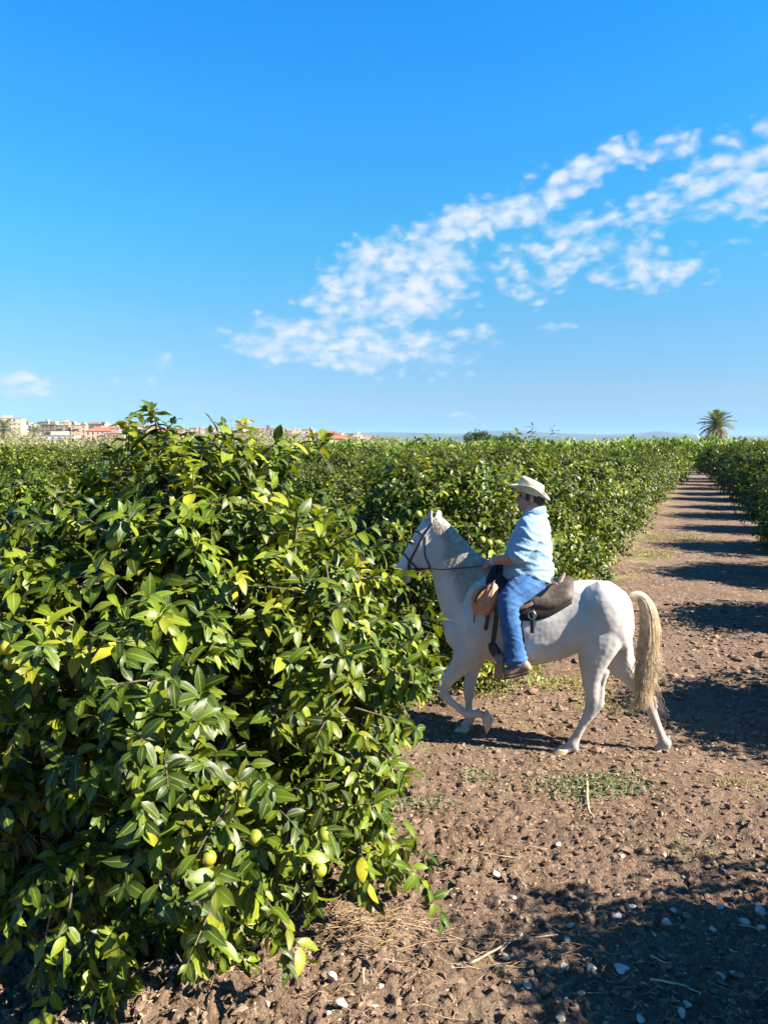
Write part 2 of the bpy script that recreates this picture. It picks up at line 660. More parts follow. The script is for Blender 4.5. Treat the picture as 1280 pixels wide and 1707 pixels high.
def scatter_lumps(name, n, size, region, matr, flat=.6, power=2.2, label=None):
    """many small lumps lying on the soil"""
    r = np.random.default_rng(abs(hash(name)) % 1000 if False else len(name) * 13 + n)
    x0, x1, y0, y1 = region
    # denser towards the camera
    u = r.random(n)
    y = y0 * (y1 / y0) ** u
    fr = r.random(n)
    half = .54 * y + .5
    x = -half + 2 * half * fr
    k = (x > x0) & (x < x1)
    x, y = x[k], y[k]
    n = len(x)
    z = height(x, y)
    s = size[0] + (size[1] - size[0]) * r.random(n) ** power
    s *= np.clip(y / 5, .8, 2.2)
    V = np.broadcast_to(ICO1, (n, 12, 3)).copy()
    V = V * r.uniform(.45, 1.3, (n, 12, 1)) + r.normal(0, .12, (n, 12, 3))
    V[:, :, 2] *= flat
    V *= s[:, None, None] * np.stack([r.uniform(.8, 1.4, n), r.uniform(.7, 1.1, n), np.ones(n)], -1)[:, None, :]
    a = r.uniform(0, 6.28, n)
    c, sn = np.cos(a)[:, None], np.sin(a)[:, None]
    X = V[:, :, 0] * c - V[:, :, 1] * sn
    Y = V[:, :, 0] * sn + V[:, :, 1] * c
    V[:, :, 0], V[:, :, 1] = X + x[:, None], Y + y[:, None]
    V[:, :, 2] += (z + s * flat * .05)[:, None]
    F = (ICO1F[None] + (np.arange(n) * 12)[:, None, None]).reshape(-1, 3)
    o = link(name, mesh_np(name, V.reshape(-1, 3), F, matr, False))
    tag(o, kind='stuff')
    return o


tag(scatter_lumps('soil_clods', 30000, (.004, .030), (-4, 8, 2.7, 12), M_CLOD, .6, 3.2), 'crumbly brown soil clods strewn over the ploughed ground', 'soil clods')
tag(scatter_lumps('large_clods', 420, (.022, .055), (-4, 6, 2.8, 9), M_CLOD, .6, 1.6), 'larger broken lumps of brown earth on the ploughed soil', 'soil clods')
tag(scatter_lumps('gravel', 1500, (.004, .014), (-4, 9, 2.7, 16), M_STONE, .6, 2.5), 'tiny pale pebbles scattered over the brown soil', 'pebbles')


def litter(name, n, label):
    r = np.random.default_rng(5)
    u = r.random(n)
    y = 2.7 * (26 / 2.7) ** u
    half = .54 * y + .5
    x = -half + 2 * half * r.random(n)
    # litter gathers in patches
    keep = perlin(x * .9, y * .9, 21) + .35 * r.random(n) > -.02
    x, y = x[keep], y[keep]
    n = len(x)
    z = height(x, y) + .012
    L = r.uniform(.006, .026, n) * np.clip(y / 6, .9, 2.0)
    W = L * np.where(r.random(n) < .6, .10, r.uniform(.25, .45, n))
    a = r.uniform(0, 6.28, n)
    tl = r.uniform(-.35, .35, n)
    d = np.stack([np.cos(a), np.sin(a), tl], -1)
    s = np.stack([-np.sin(a), np.cos(a), r.uniform(-.4, .4, n)], -1)
    c = np.stack([x, y, z], -1)
    up = np.array([0, 0, 1.])
    V = np.stack([c - d * L[:, None], c + s * W[:, None] + d * (L * r.uniform(-.6, .9, n))[:, None] + up * .004, c + d * L[:, None], c - s * W[:, None] + d * (L * r.uniform(-.6, .9, n))[:, None] + up * .006, c + up * .010], 1)
    b = (np.arange(n) * 5)[:, None]
    F = np.concatenate([b + [0, 1, 4], b + [1, 2, 4], b + [2, 3, 4], b + [3, 0, 4]])
    o = link(name, mesh_np(name, V.reshape(-1, 3), F, M_LITTER, False))
    tag(o, label, 'litter', kind='stuff')


litter('leaf_litter', 6500, 'dry leaf scraps and straw littering the soil')

STONES = [  # px, py, size px, grey?, label
    (1265, 1525, 24, 1, 'pale angular stone in tree shadow against the right picture edge'),
    (1242, 1545, 21, 1, 'flat pale stone in shadow just left of the edge stone'),
    (1267, 1549, 15, 0, 'small rounded stone touching the flat pale stone in the shadow'),
    (940, 1615, 16, 0, 'upright oval white stone left of the squarish stone in the shadow'),
    (984, 1620, 21, 0, 'squarish cream stone beside a dry leaf in the shadow'),
    (843, 1601, 19, 1, 'grey wedge stone just right of the curved twig'),
    (1051, 1517, 17, 1, 'greyish stone on the upper edge of the shadow'),
    (1122, 1525, 13, 1, 'small blue grey pebble below the shadow top edge'),
    (879, 1649, 17, 0, 'bean shaped white pebble in the left part of the shadow'),
    (969, 1664, 14, 0, 'round white pebble below the squarish cream stone'),
    (934, 1698, 19, 0, 'oval white stone at the very bottom of the shadow'),
    (1135, 1690, 17, 0, 'tan stone at the bottom edge of the shadow'),
    (1201, 1631, 18, 1, 'pale blue grey stone near the right part of the shadow'),
    (1222, 1627, 13, 0, 'small white pebble right of the pale blue grey stone'),
    (866, 1551, 16, 0, 'cream stone on the left rim of the shadow'),
    (1187, 1554, 15, 1, 'grey stone between shadow and right edge'),
    (1200, 1517, 13, 1, 'small grey stone just inside the shadow upper right'),
    (1066, 1692, 19, 1, 'dull grey stone half sunk in the shadowed soil'),
    (1036, 1621, 24, 1, 'long dark grey stone lying flat in the shadow'),
    (951, 1547, 13, 0, 'brownish pebble on the shadow border'),
    (945, 1573, 17, 0, 'flat cream stone below the brownish pebble'),
    (1112, 1542, 16, 1, 'teal grey stone next to a yellow leaf in the shadow'),
    (1028, 1532, 19, 1, 'pale teal stone near the shadow top'),
    (929, 1407, 13, 0, 'lone white pebble in the sunlit middle of the track'),
    (1035, 1427, 12, 0, 'small cream pebble in the sunlit soil centre right'),
    (1107, 1427, 12, 0, 'small cream pebble right of the centre, in the sun'),
    (617, 1524, 22, 0, 'flat buff stone on soil right of the big tree'),
    (826, 1455, 21, 0, 'long buff stone in the sunlit track'),
    (855, 1500, 14, 0, 'pale pebble above the shadow corner'),
    (568, 1676, 23, 0, 'pale cream stone at the bottom centre, the larger of a pair'),
    (549, 1687, 17, 0, 'small cream stone beside the larger one at bottom centre'),
    (555, 1637, 20, 0, 'buff angular stone above the pair at bottom centre'),
    (290, 1616, 20, 0, 'buff stone just outside the big tree shadow'),
    (420, 1523, 18, 0, 'flat tan stone by the foot of the big tree'),
    (634, 1649, 14, 0, 'cream pebble between the straw and the bottom edge'),
    (446, 1684, 12, 0, 'tiny buff pebble at the bottom left of centre'),
    (411, 1661, 11, 0, 'tiny cream pebble left of the angular buff stone'),
    (427, 1583, 12, 0, 'small cream pebble below the lowest drooping leaves'),
    (1144, 1680, 14, 0, 'white pebble near the bottom right corner of the shadow'),
]
stone_meshes = []
for k in range(5):
    r_ = np.random.default_rng(50 + k)
    V = ICO2.copy()
    dirs = r_.normal(size=(12, 3))
    dirs /= np.linalg.norm(dirs, axis=1)[:, None]
    for dd in dirs:      # knock flat facets off
        q = V @ dd
        cut = r_.uniform(.5, .78)
        V = V - np.maximum(q - cut, 0)[:, None] * dd
    V = V * (1 + r_.normal(0, .035, (len(V), 1)))
    V *= [1.0, r_.uniform(.65, .9), r_.uniform(.45, .6)]
    stone_meshes.append(V)
for i, (px, py, sz, grey, lab) in enumerate(STONES):
    p = G(px, py)
    dist = (p - CAMP).length
    s = sz / FPX * dist * .5
    V = stone_meshes[i % 5] * s
    me = mesh_np('stone', V, ICO2F, M_STONE_G if grey else M_STONE, False)
    o = link('stone', me, None, (p.x, p.y, hz(p.x, p.y) + s * .42 + .004))
    o.rotation_euler = (random.uniform(-.2, .2), random.uniform(-.2, .2), random.uniform(0, 6.28))
    tag(o, lab, 'stone', 'pale stones on the soil')

TWIGS = [
    ([(780, 1612), (834, 1588), (855, 1569), (929, 1564)], .007, M_TWIG, 'long curved pale twig running into the shadow edge'),
    ([(834, 1590), (850, 1578), (862, 1562), (890, 1562)], .004, M_TWIG, 'thin twig beside the long curved one'),
    ([(977, 1296), (980, 1354), (990, 1366)], .011, M_TWIG, 'short upright tan stick beside the grey green weeds'),
    ([(795, 1381), (806, 1400), (817, 1419)], .007, M_TWIGD, 'dark broken stick in the sunny soil'),
    ([(1084, 1638), (1130, 1649), (1160, 1655), (1192, 1668)], .005, M_TWIG, 'forked grey twig lying in the deep shadow'),
    ([(600, 1544), (680, 1548), (772, 1568)], .004, M_TWIG, 'long dry stalk from the big tree to the centre'),
    ([(560, 1556), (620, 1540), (700, 1560)], .003, M_TWIG, 'thin straw stalk crossing the long dry stalk'),
    ([(790, 1423), (840, 1434), (887, 1434)], .004, M_TWIG, 'thin pale straw stem in the sunlit track'),
    ([(1216, 1545), (1250, 1552), (1280, 1564)], .004, M_TWIG, 'pale thin twig under the stones at the right edge'),
    ([(1082, 1598), (1110, 1614)], .005, M_TWIG, 'short pale stick in the middle of the shadow'),
    ([(605, 1620), (607, 1650)], .007, M_TWIG, 'short light stick standing out by the bottom centre'),
    ([(855, 1457), (872, 1480), (880, 1488)], .005, M_TWIG, 'bent straw stem above the shadow'),
]
for pts, rad, m_, lab in TWIGS:
    P3 = [G(a, b) for a, b in pts]
    P3 = spline([(p.x, p.y, p.z + rad + .012 + .012 * math.sin(i * 2.1)) for i, p in enumerate(P3)], 5)
    P3[:, :2] += np.random.default_rng(len(lab)).normal(0, .003, P3[:, :2].shape)
    g = Geo()
    g.tube(P3, np.linspace(rad, rad * .55, len(P3)), 6)
    o0 = P3.mean(0)
    o_tw = g.build('twig', m_, None, o0, True, tuple(o0))
    tag(o_tw, lab, 'twig', 'dry twigs on the soil')

def straw(name, label, spots, seed):
    r = np.random.default_rng(seed)
    g = Geo()
    for (px, py, rad, n, L) in spots:
        c = G(px, py)
        for _ in range(n):
            q = rad * math.sqrt(r.random()) * 1.2
            a2 = r.uniform(0, 6.28)
            x, y = c.x + q * math.cos(a2), c.y + .7 * q * math.sin(a2)
            th = r.normal(0, .6)
            ln_ = L * r.uniform(.3, 1.2)
            k = np.linspace(-.5, .5, 4)
            bend = r.normal(0, .25)
            X = x + ln_ * k * math.cos(th) - bend * ln_ * k * k * math.sin(th)
            Y = y + ln_ * k * math.sin(th) + bend * ln_ * k * k * math.cos(th)
            Z = height(X, Y) + .012 + .02 * r.random() + r.normal(0, .004, 4)
            g.tube(np.stack([X, Y, Z], -1), r.uniform(.0007, .0017), 3, False)
    o = g.build(name, M_LITTER, None)
    tag(o, label, 'straw', kind='stuff')


straw('straw', 'dry straw and grass stalks lying along the foot of the big tree', [(560, 1550, .3, 110, .26), (640, 1545, .25, 60, .28), (430, 1520, .25, 90, .16), (300, 1620, .25, 50, .14), (700, 1570, .2, 16, .3)], 5)
straw('straw', 'thin scattered straw in the sunny track and the tree shadow', [(850, 1440, .35, 34, .18), (900, 1590, .3, 40, .16), (820, 1600, .2, 14, .16), (1120, 1600, .5, 50, .14), (1000, 1360, .3, 20, .12), (700, 1450, .4, 30, .12),
      (1150, 1260, .7, 110, .14), (900, 1330, .7, 90, .14), (560, 1650, .5, 110, .14), (850, 1180, .6, 150, .16), (930, 1130, .5, 160, .16)], 6)

# ------------------------------------------------------------------ leaves
def leaf_template(ns, fold=.26, curl=.32, wid=.45):
    """leaf along +x, length 1, normal +z; returns V, F(tri/quad), UV"""
    t = np.linspace(0, 1, ns)
    w_ = wid * .5 * np.sin(np.pi * np.clip(t, 0, 1) ** .85) ** .8
    w_[0] = .02
    w_[-1] = .005
    V, UV = [], []
    for i in range(ns):
        z = -curl * t[i] ** 2
        x = t[i] * (1 - .12 * curl * t[i])
        wv_ = .025 * math.sin(t[i] * 9)
        V += [(x, w_[i], z + fold * w_[i] + wv_), (x, 0, z), (x, -w_[i], z + fold * w_[i] - wv_)]
        UV += [(1, t[i]), (.5, t[i]), (0, t[i])]
    F = []
    for i in range(ns - 1):
        a = i * 3
        F += [(a, a + 3, a + 4, a + 1), (a + 1, a + 4, a + 5, a + 2)]
    return np.array(V), np.array(F), np.array(UV, float)


T0 = leaf_template(6)
T1 = leaf_template(4)
T2 = (np.array([(0, 0, 0), (.5, .24, .03), (1, 0, -.2), (.5, -.24, .03)]), np.array([(0, 1, 2, 3)]), np.array([(.5, 0), (1, .5), (.5, 1), (0, .5)], float))
T2b = (np.array([(0, 0, 0), (.45, .26, .02), (1, 0, -.25), (.45, -.26, .02), (.5, 0, -.04)]), np.array([(0, 1, 4), (1, 2, 4), (2, 3, 4), (3, 0, 4)]), np.array([(.5, 0), (1, .5), (.5, 1), (0, .5), (.5, .5)], float))


def place_leaves(T, B, D, N, L, W, C):
    """template at bases B along D with normal N"""
    V0, F0, U0 = T
    n = len(B)
    k = len(V0)
    D = D / (np.linalg.norm(D, axis=1)[:, None] + 1e-9)
    N = N - D * (N * D).sum(1)[:, None]
    N = N / (np.linalg.norm(N, axis=1)[:, None] + 1e-9)
    S = np.cross(N, D)
    V = B[:, None, :] + L[:, None, None] * V0[None, :, 0, None] * D[:, None, :] + W[:, None, None] * V0[None, :, 1, None] * S[:, None, :] \
        + L[:, None, None] * V0[None, :, 2, None] * N[:, None, :]
    F = (F0[None] + (np.arange(n) * k)[:, None, None]).reshape(-1, F0.shape[1])
    U = np.tile(U0, (n, 1))
    Cc = np.repeat(C, k, axis=0)
    return V.reshape(-1, 3), F, U, Cc


PAL = np.array([(.022, .041, .005), (.042, .070, .006), (.070, .108, .007), (.108, .150, .009), (.165, .200, .012), (.25, .26, .015), (.36, .33, .02)])
PW = np.array([.20, .27, .25, .18, .085, .012, .003])


def crown_data(seed, prof, nclump, shoots, leaves, leaf_len, zb, squash=1.0, extra=None, droop=.35, flush=.1, clump_sd=.13):
    """leaf frames of a citrus crown round the origin. prof: [(z, radius)]"""
    r = np.random.default_rng(seed)
    zs = np.array([p[0] for p in prof])
    rs = np.array([p[1] for p in prof])
    H = zs[-1]
    # clump centres on the crown surface, even in area
    zz = np.linspace(zs[0], zs[-1], 200)
    rr = np.interp(zz, zs, rs)
    wgt = rr * np.sqrt(1 + np.gradient(rr, zz) ** 2) + .05
    cdf = np.cumsum(wgt) / wgt.sum()
    i = (np.arange(nclump) + r.random(nclump)) / nclump
    cz = np.interp(i, cdf, zz)
    ca = np.arange(nclump) * 2.39996 + r.normal(0, .25, nclump)
    cr = np.interp(cz, zs, rs) * (1 + .17 * r.normal(size=nclump).clip(-1.6, 1.6)) - .06
    slope = np.interp(cz, zz, -np.gradient(rr, zz))
    nrm = np.stack([np.cos(ca), np.sin(ca), slope.clip(-.7, 2.5)], -1)
    nrm /= np.linalg.norm(nrm, axis=1)[:, None]
    cp = np.stack([cr * np.cos(ca), cr * np.sin(ca), cz + .08 * r.normal(size=nclump)], -1)
    ax = nrm + r.normal(0, .33, (nclump, 3)) + [0, 0, .25]
    ax[cz < .7] -= [0, 0, .55]
    ax /= np.linalg.norm(ax, axis=1)[:, None]
    # shoots in each clump
    ci = np.repeat(np.arange(nclump), shoots)
    ns = len(ci)
    sp = cp[ci] + r.normal(0, clump_sd, (ns, 3)) - nrm[ci] * .10
    sd = ax[ci] + r.normal(0, .45, (ns, 3))
    sd /= np.linalg.norm(sd, axis=1)[:, None]
    sl = r.uniform(.16, .34, ns) * (leaf_len / .105)
    cfl = np.where(r.random(nclump) < flush * 1.6, .6, flush * .35)
    sflush = r.random(ns) < cfl[ci]
    if extra is not None:
        e = np.array(extra, float)           # x,y,z,dx,dy,dz,len,flush
        sp = np.concatenate([sp, e[:, :3]])
        d = e[:, 3:6] / np.linalg.norm(e[:, 3:6], axis=1)[:, None]
        sd = np.concatenate([sd, d])
        sl = np.concatenate([sl, e[:, 6]])
        sflush = np.concatenate([sflush, e[:, 7] > .5])
        ns = len(sp)
    # leaves along each shoot
    li = np.repeat(np.arange(ns), leaves)
    k = np.tile(np.arange(leaves), ns)
    n = len(li)
    tt = ((k + .6 * r.random(n)) / leaves) ** .7      # leaves crowd towards the tip
    ang = k * 2.39996 + r.uniform(0, 6.28, ns)[li] + r.normal(0, .25, n)
    u = np.cross(sd, [.3, .2, 1.0])
    u /= np.linalg.norm(u, axis=1)[:, None] + 1e-9
    v = np.cross(sd, u)
    rad = np.cos(ang)[:, None] * u[li] + np.sin(ang)[:, None] * v[li]
    alpha = R(82) - R(46) * tt + r.normal(0, .18, n)
    D = np.cos(alpha)[:, None] * sd[li] + np.sin(alpha)[:, None] * rad
    D[:, 2] -= droop * r.uniform(.3, 1.5, n)
    bend = -.12 * (tt ** 2)[:, None] * np.array([0, 0, 1.0]) * sl[li][:, None]
    B = sp[li] + sd[li] * (tt * sl[li])[:, None] + bend
    N = sd[li] * .7 + np.array([0, 0, .8]) + r.normal(0, .35, (n, 3))
    L = leaf_len * r.uniform(.68, 1.22, n) * (1 - .35 * (tt > .85))
    ce = r.choice(len(PAL), n, p=PW / PW.sum())
    C = PAL[ce] * r.uniform(.8, 1.2, n)[:, None]
    # new growth is lighter, and so are whole shoots of it
    fl = sflush[li]
    fresh = PAL[np.clip(r.choice([3, 4, 4, 5, 5, 6], n), 0, 6)]
    C[fl] = .35 * C[fl] + .65 * fresh[fl]
    shade = r.uniform(.62, 1.28, nclump)
    shs = np.concatenate([shade[ci], np.ones(ns - len(ci))])
    C *= shs[li][:, None]
    keep = B[:, 2] > zb
    return B[keep], D[keep], N[keep], L[keep], C[keep], sp, sd, sl


def inner_leaves(seed, prof, n, leaf_len, zb=.2):
    r = np.random.default_rng(seed)
    zs = [p[0] for p in prof]
    rs = [p[1] for p in prof]
    z = r.uniform(zs[0], zs[-1], n)
    a = r.uniform(0, 6.28, n)
    q = np.interp(z, zs, rs) * r.uniform(.25, .80, n) ** .8
    B = np.stack([q * np.cos(a), q * np.sin(a), z * .96], -1)
    D = r.normal(0, 1, (n, 3)) + np.stack([np.cos(a), np.sin(a), -.3 * np.ones(n)], -1)
    N = r.normal(0, 1, (n, 3)) + [0, 0, .4]
    C = PAL[r.choice(3, n)] * .8  # darker leaf colours inside the crown, painting deeper shade into its gaps
    k = B[:, 2] > zb
    return B[k], D[k], N[k], np.full(k.sum(), leaf_len) * r.uniform(.8, 1.3, k.sum()), C[k]


def branches(seed, prof, sp=None, nmax=26, tr=.06, base_z=0.0):
    """trunk and limbs"""
    r = np.random.default_rng(seed)
    g = Geo()
    zs = [p[0] for p in prof]
    rs = [p[1] for p in prof]
    tz = .42
    g.tube(spline([(0, 0, -.12), (.01, 0, .05), (-.015, .01, .25), (0, 0, tz + .1)], 4), np.interp(np.arange(13), [0, 3, 12], [tr * 1.6, tr * 1.15, tr]), 10)
    lim = Geo()
    for i in range(nmax):
        a = i * 2.4 + r.normal(0, .2)
        z = r.uniform(.35, .97) * zs[-1]
        q = np.interp(z, zs, rs) * .74
        e = np.array([q * math.cos(a), q * math.sin(a), z])
        mid = e * .45 + np.array([0, 0, tz + .15]) * .55 + r.normal(0, .05, 3)
        P = spline([(0, 0, tz * r.uniform(.7, 1.1)), mid * [.6, .6, .9], mid + [0, 0, .1], e + r.normal(0, .05, 3)], 4)
        lim.tube(P, np.linspace(tr * .5, .007, len(P)), 6)
    return g, lim


def make_foliage_mesh(name, parts, matr):
    Vs, Fs, Us, Cs = [], {3: [], 4: []}, [], []
    off = 0
    for (T, B, D, N, L, Wd, C) in parts:
        V, F, U, Cc = place_leaves(T, B, D, N, L, Wd, C)
        Vs.append(V)
        Fs[F.shape[1]].append(F + off)
        Us.append(U)
        Cs.append(Cc)
        off += len(V)
    F = [np.concatenate(Fs[k]) for k in (3, 4) if Fs[k]]
    return mesh_np(name, np.concatenate(Vs), F, matr, True, np.concatenate(Cs), np.concatenate(Us))


def fruit_mesh():
    V = ICO2.copy()
    V *= [1, 1, 1.03]
    return V


M_FRUIT, ft, fp, fo = mat('unripe_orange')
_g = ft.node('ShaderNodeTexCoord').outputs['Object']
ft.put(fp.inputs['Base Color'], ft.mix(ft.mapr(ft.noise(_g, 14, 3, .5), .35, .65), (.12, .20, .02, 1), (.27, .26, .025, 1)))
fp.inputs['Roughness'].default_value = .35
_b = ft.node('ShaderNodeBump')
_b.inputs['Strength'].default_value = .15
_b.inputs['Distance'].default_value = .004
ft.l.new(ft.noise(_g, 220, 2, .5), _b.inputs['Height'])
ft.l.new(_b.outputs[0], fp.inputs['Normal'])
FRUIT = mesh_np('fruit', ICO2 * .036, ICO2F, M_FRUIT)

nvec = np.array([.915, -.404])
dvec = np.array([.404, .915])


def rc(s, lat):
    p = dvec * s + nvec * lat
    return float(p[0]), float(p[1])


def project(P):
    """world points -> photo pixels and depth"""
    P = np.asarray(P, float)
    x = P[:, 0]
    y = P[:, 1]
    z = P[:, 2] - CAMZ
    dep = y * math.cos(PITCH) - z * math.sin(PITCH)
    up = y * math.sin(PITCH) + z * math.cos(PITCH)
    dep_ = np.maximum(dep, .01)
    return 640 + FPX * x / dep_, 853.5 - FPX * up / dep_, dep


def pick_front(B, D, L, want, cell):
    """indices of leaves that show largest in the photograph"""
    c = B + D / (np.linalg.norm(D, axis=1)[:, None]) * L[:, None] * .5
    px, py, dep = project(c)
    ok = (px > 2) & (px < 1278) & (py > 2) & (py < 1705)
    i = np.where(ok)[0]
    order = i[np.argsort(dep[i])]
    seen, out = set(), []
    for j in order:
        key = (int(px[j] / cell), int(py[j] / cell))
        if key in seen:
            continue
        seen.add(key)
        out.append(j)
    out = np.array(out)
    # apparent size
    dn = D / np.linalg.norm(D, axis=1)[:, None]
    side = np.sqrt(1 - ((c[out] - np.array([0, 0, CAMZ])) / np.linalg.norm(c[out] - np.array([0, 0, CAMZ]), axis=1)[:, None] * dn[out]).sum(1) ** 2)
    a = L[out] / dep[out] * side
    return out[np.argsort(-a)][:want]


def detail_tree(seed, pos, prof, nclump, shoots, leaves, leaf_len, label, extra=None, ninner=5000, nsingle=300, cell=20, T=T0, fruits=(), group='citrus trees of the row behind the horse', flush=.12, droop=.35, sd_=.13, cut=None):
    root = empty('citrus_tree', (pos[0], pos[1], hz(*pos) - .02), label, 'tree', group)
    org = np.array([pos[0], pos[1], root.location.z])
    B, D, N, L, C, sp, sd, sl = crown_data(seed, prof, nclump, shoots, leaves, leaf_len, .05, extra=extra, flush=flush, droop=droop, clump_sd=sd_)
    Bi, Di, Ni, Li, Ci = inner_leaves(seed + 1, prof, ninner, leaf_len)
    if cut:      # the crown slopes down on its left shoulder
        keep = ~((B[:, 0] < cut[0]) & (B[:, 2] + .05 > cut[1] + (B[:, 0] - cut[0]) * cut[2]))
        B, D, N, L, C = B[keep], D[keep], N[keep], L[keep], C[keep]
        kk = ~((sp[:, 0] < cut[0] + .05) & (sp[:, 2] + sl * .7 > cut[1] + (sp[:, 0] - cut[0]) * cut[2]))
        sp, sd, sl = sp[kk], sd[kk], sl[kk]
        extra = None
    if len(fruits):
        cpx, cpy, cd = project(B + org + D / np.linalg.norm(D, axis=1)[:, None] * L[:, None] * .5)
        keep = np.ones(len(B), bool)
        for fr in fruits:
            fx_, fy_, fd_ = project(np.array([fr]))
            keep &= ~((np.hypot(cpx - fx_[0], cpy - fy_[0]) < .055 * FPX / fd_[0]) & (cd < fd_[0] + .05))
        B, D, N, L, C = B[keep], D[keep], N[keep], L[keep], C[keep]
    single = pick_front(B + org, D, L, nsingle, cell) if nsingle else np.array([], int)
    rest = np.ones(len(B), bool)
    rest[single] = False
    me = make_foliage_mesh('foliage', [(T, B[rest], D[rest], N[rest], L[rest], L[rest] * 1.0, C[rest]), (T1, Bi, Di, Ni, Li, Li, Ci)], M_LEAF)
    f = link('foliage', me, root)
    tag(f, kind='stuff')
    # single leaves: a few shared meshes in the colours of the palette
    if nsingle:
        base = []
        for c in PAL:
            for var in range(2):
                Vt, Ft, Ut = leaf_template(7, .2 + .14 * var, .2 + .26 * var, .46 - .05 * var)
                base.append(mesh_np('leaf', Vt, Ft, M_LEAF, True, np.tile(c, (len(Vt), 1)), Ut))
        Dn = D / np.linalg.norm(D, axis=1)[:, None]
        for j in single:
            d_ = Dn[j]
            n_ = N[j] - d_ * np.dot(N[j], d_)
            n_ /= np.linalg.norm(n_)
            s_ = np.cross(n_, d_)
            k = int(np.argmin(((PAL - C[j]) ** 2).sum(1)))
            o = link('leaf', base[k * 2 + int(j) % 2], root)
            m4 = Matrix(((d_[0], s_[0], n_[0], B[j][0]), (d_[1], s_[1], n_[1], B[j][1]), (d_[2], s_[2], n_[2], B[j][2]), (0, 0, 0, 1)))
            o.matrix_local = m4 @ Matrix.Diagonal((L[j], L[j], L[j], 1))
    tr, lim = branches(seed + 2, prof)
    tr.build('trunk', M_BARK, root)
    # shoot stems
    for i in list(range(0, len(sp), 2 if nsingle else 5)) + [len(sp) - 1 - q for q in range(len(extra) if extra is not None else 0)]:
        P = np.stack([sp[i] - sd[i] * .06, sp[i] + sd[i] * sl[i] * .5, sp[i] + sd[i] * sl[i]])
        P[1:, 2] -= [.03 * sl[i], .12 * sl[i]]
        lim.tube(P, [.005, .0035, .002], 4, False)
    tag(lim.build('branches', M_BARK, root), kind='stuff')
    for fr in fruits:
        o = link('fruit', FRUIT, root)
        o.location = Vector(fr) - Vector(org)
    return root


def on_plane(px, py, dist_y):
    """world point of a photo pixel at world depth y"""
    d = cam_ray(px, py)
    return CAMP + d * (dist_y / d.y)


# near tree
NEAR = rc(3.38, -2.77)
NPROF = [(.12, .78), (.35, .94), (.75, 1.06), (1.15, 1.14), (1.6, 1.12), (2.0, .98), (2.25, .78), (2.38, .54), (2.44, .2)]
ex = []


def ex_at(px, py, dy, dpx, dpy, ddy, ln, fl):
    a = on_plane(px, py, dy)
    b = on_plane(px + dpx, py + dpy, dy + ddy)
    d = (b - a).normalized()
    return [a.x - NEAR[0], a.y - NEAR[1], a.z, d.x, d.y, d.z, ln, fl]


for e in [(235, 790, 3.9, -20, -50, 0, .2, 0), (330, 775, 3.9, 15, -50, 0, .2, 0), (255, 800, 3.8, 0, -50, 0, .22, 0), (400, 780, 4.0, 10, -50, 0, .2, 0), (470, 775, 4.1, 15, -40, 0, .2, 1), (262, 720, 3.92, -6, -50, 0, .16, 0), (284, 745, 3.9, 5, -50, 0, .18, 0), (190, 790, 4.0, -10, -50, 0, .2, 0), (350, 740, 4.05, 25, -45, 0, .16, 0), (278, 735, 3.9, -22, -55, 0, .24, 0), (268, 762, 3.9, 12, -60, 0, .2, 0), (215, 735, 4.1, 0, -40, 0, .15, 1), (212, 760, 4.1, 2, -60, 0, .18, 1), (300, 760, 3.9, -10, -60, .1, .2, 0),
          (375, 750, 4.0, 30, -50, 0, .24, 1), (430, 760, 4.2, 30, -30, 0, .2, 0), (505, 765, 4.4, 22, -30, 0, .22, 1), (545, 770, 4.4, -15, -30, 0, .2, 0),
          (575, 975, 3.9, 60, -20, 0, .3, 1), (590, 960, 3.9, 60, -5, .1, .3, 1), (640, 1090, 3.7, 60, 15, 0, .3, 0), (650, 1110, 3.7, 50, 30, .1, .28, 0), (660, 1075, 3.75, 55, 10, .1, .28, 0),
          (610, 1180, 3.7, 60, 15, 0, .28, 0), (600, 1230, 3.6, 60, 40, 0, .28, 0), (600, 1300, 3.6, 40, 60, 0, .26, 0), (590, 1390, 3.6, 30, 80, 0, .3, 1), (600, 1400, 3.6, 10, 80, 0, .28, 0),
          (480, 1395, 3.2, 12, 20, -.1, .16, 1), (490, 1400, 3.2, 25, 25, -.1, .16, 1), (320, 1530, 3.1, 5, 60, -.1, .2, 1), (335, 1500, 3.1, 25, 60, -.1, .26, 0),
          (195, 1545, 3.0, 0, 60, 0, .14, 1), (80, 1540, 2.95, -15, 70, 0, .24, 0), (60, 1460, 2.95, -40, 50, 0, .24, 0), (120, 1480, 2.95, -10, 70, -.1, .24, 0),
          (250, 1420, 3.0, 10, -20, -.1, .22, 1), (260, 1310, 3.05, -20, 10, -.15, .22, 1), (82, 1045, 3.2, 0, -15, -.1, .14, 1), (270, 1040, 3.1, 0, -20, -.1, .2, 1), (450, 930, 3.3, 20, -20, -.1, .24, 1),
          (130, 1085, 3.15, 5, -20, -.15, .16, 1), (360, 1440, 3.0, 10, 70, 0, .24, 0), (380, 1490, 3.2, 0, 60, 0, .2, 0), (150, 1560, 3.05, 0, 70, 0, .2, 0), (30, 1500, 3.1, -10, 80, 0, .2, 0),
          (440, 1500, 3.5, 10, 40, 0, .2, 0), (520, 1440, 3.5, 5, 60, 0, .22, 0)]:
    ex.append(ex_at(*e))
FR1 = [on_plane(*q) for q in [(12, 1078, 3.05), (20, 1104, 3.1), (348, 1430, 3.08), (426, 1396, 3.12), (189, 905, 3.42), (541, 1391, 3.3), (533, 1450, 3.35)]]
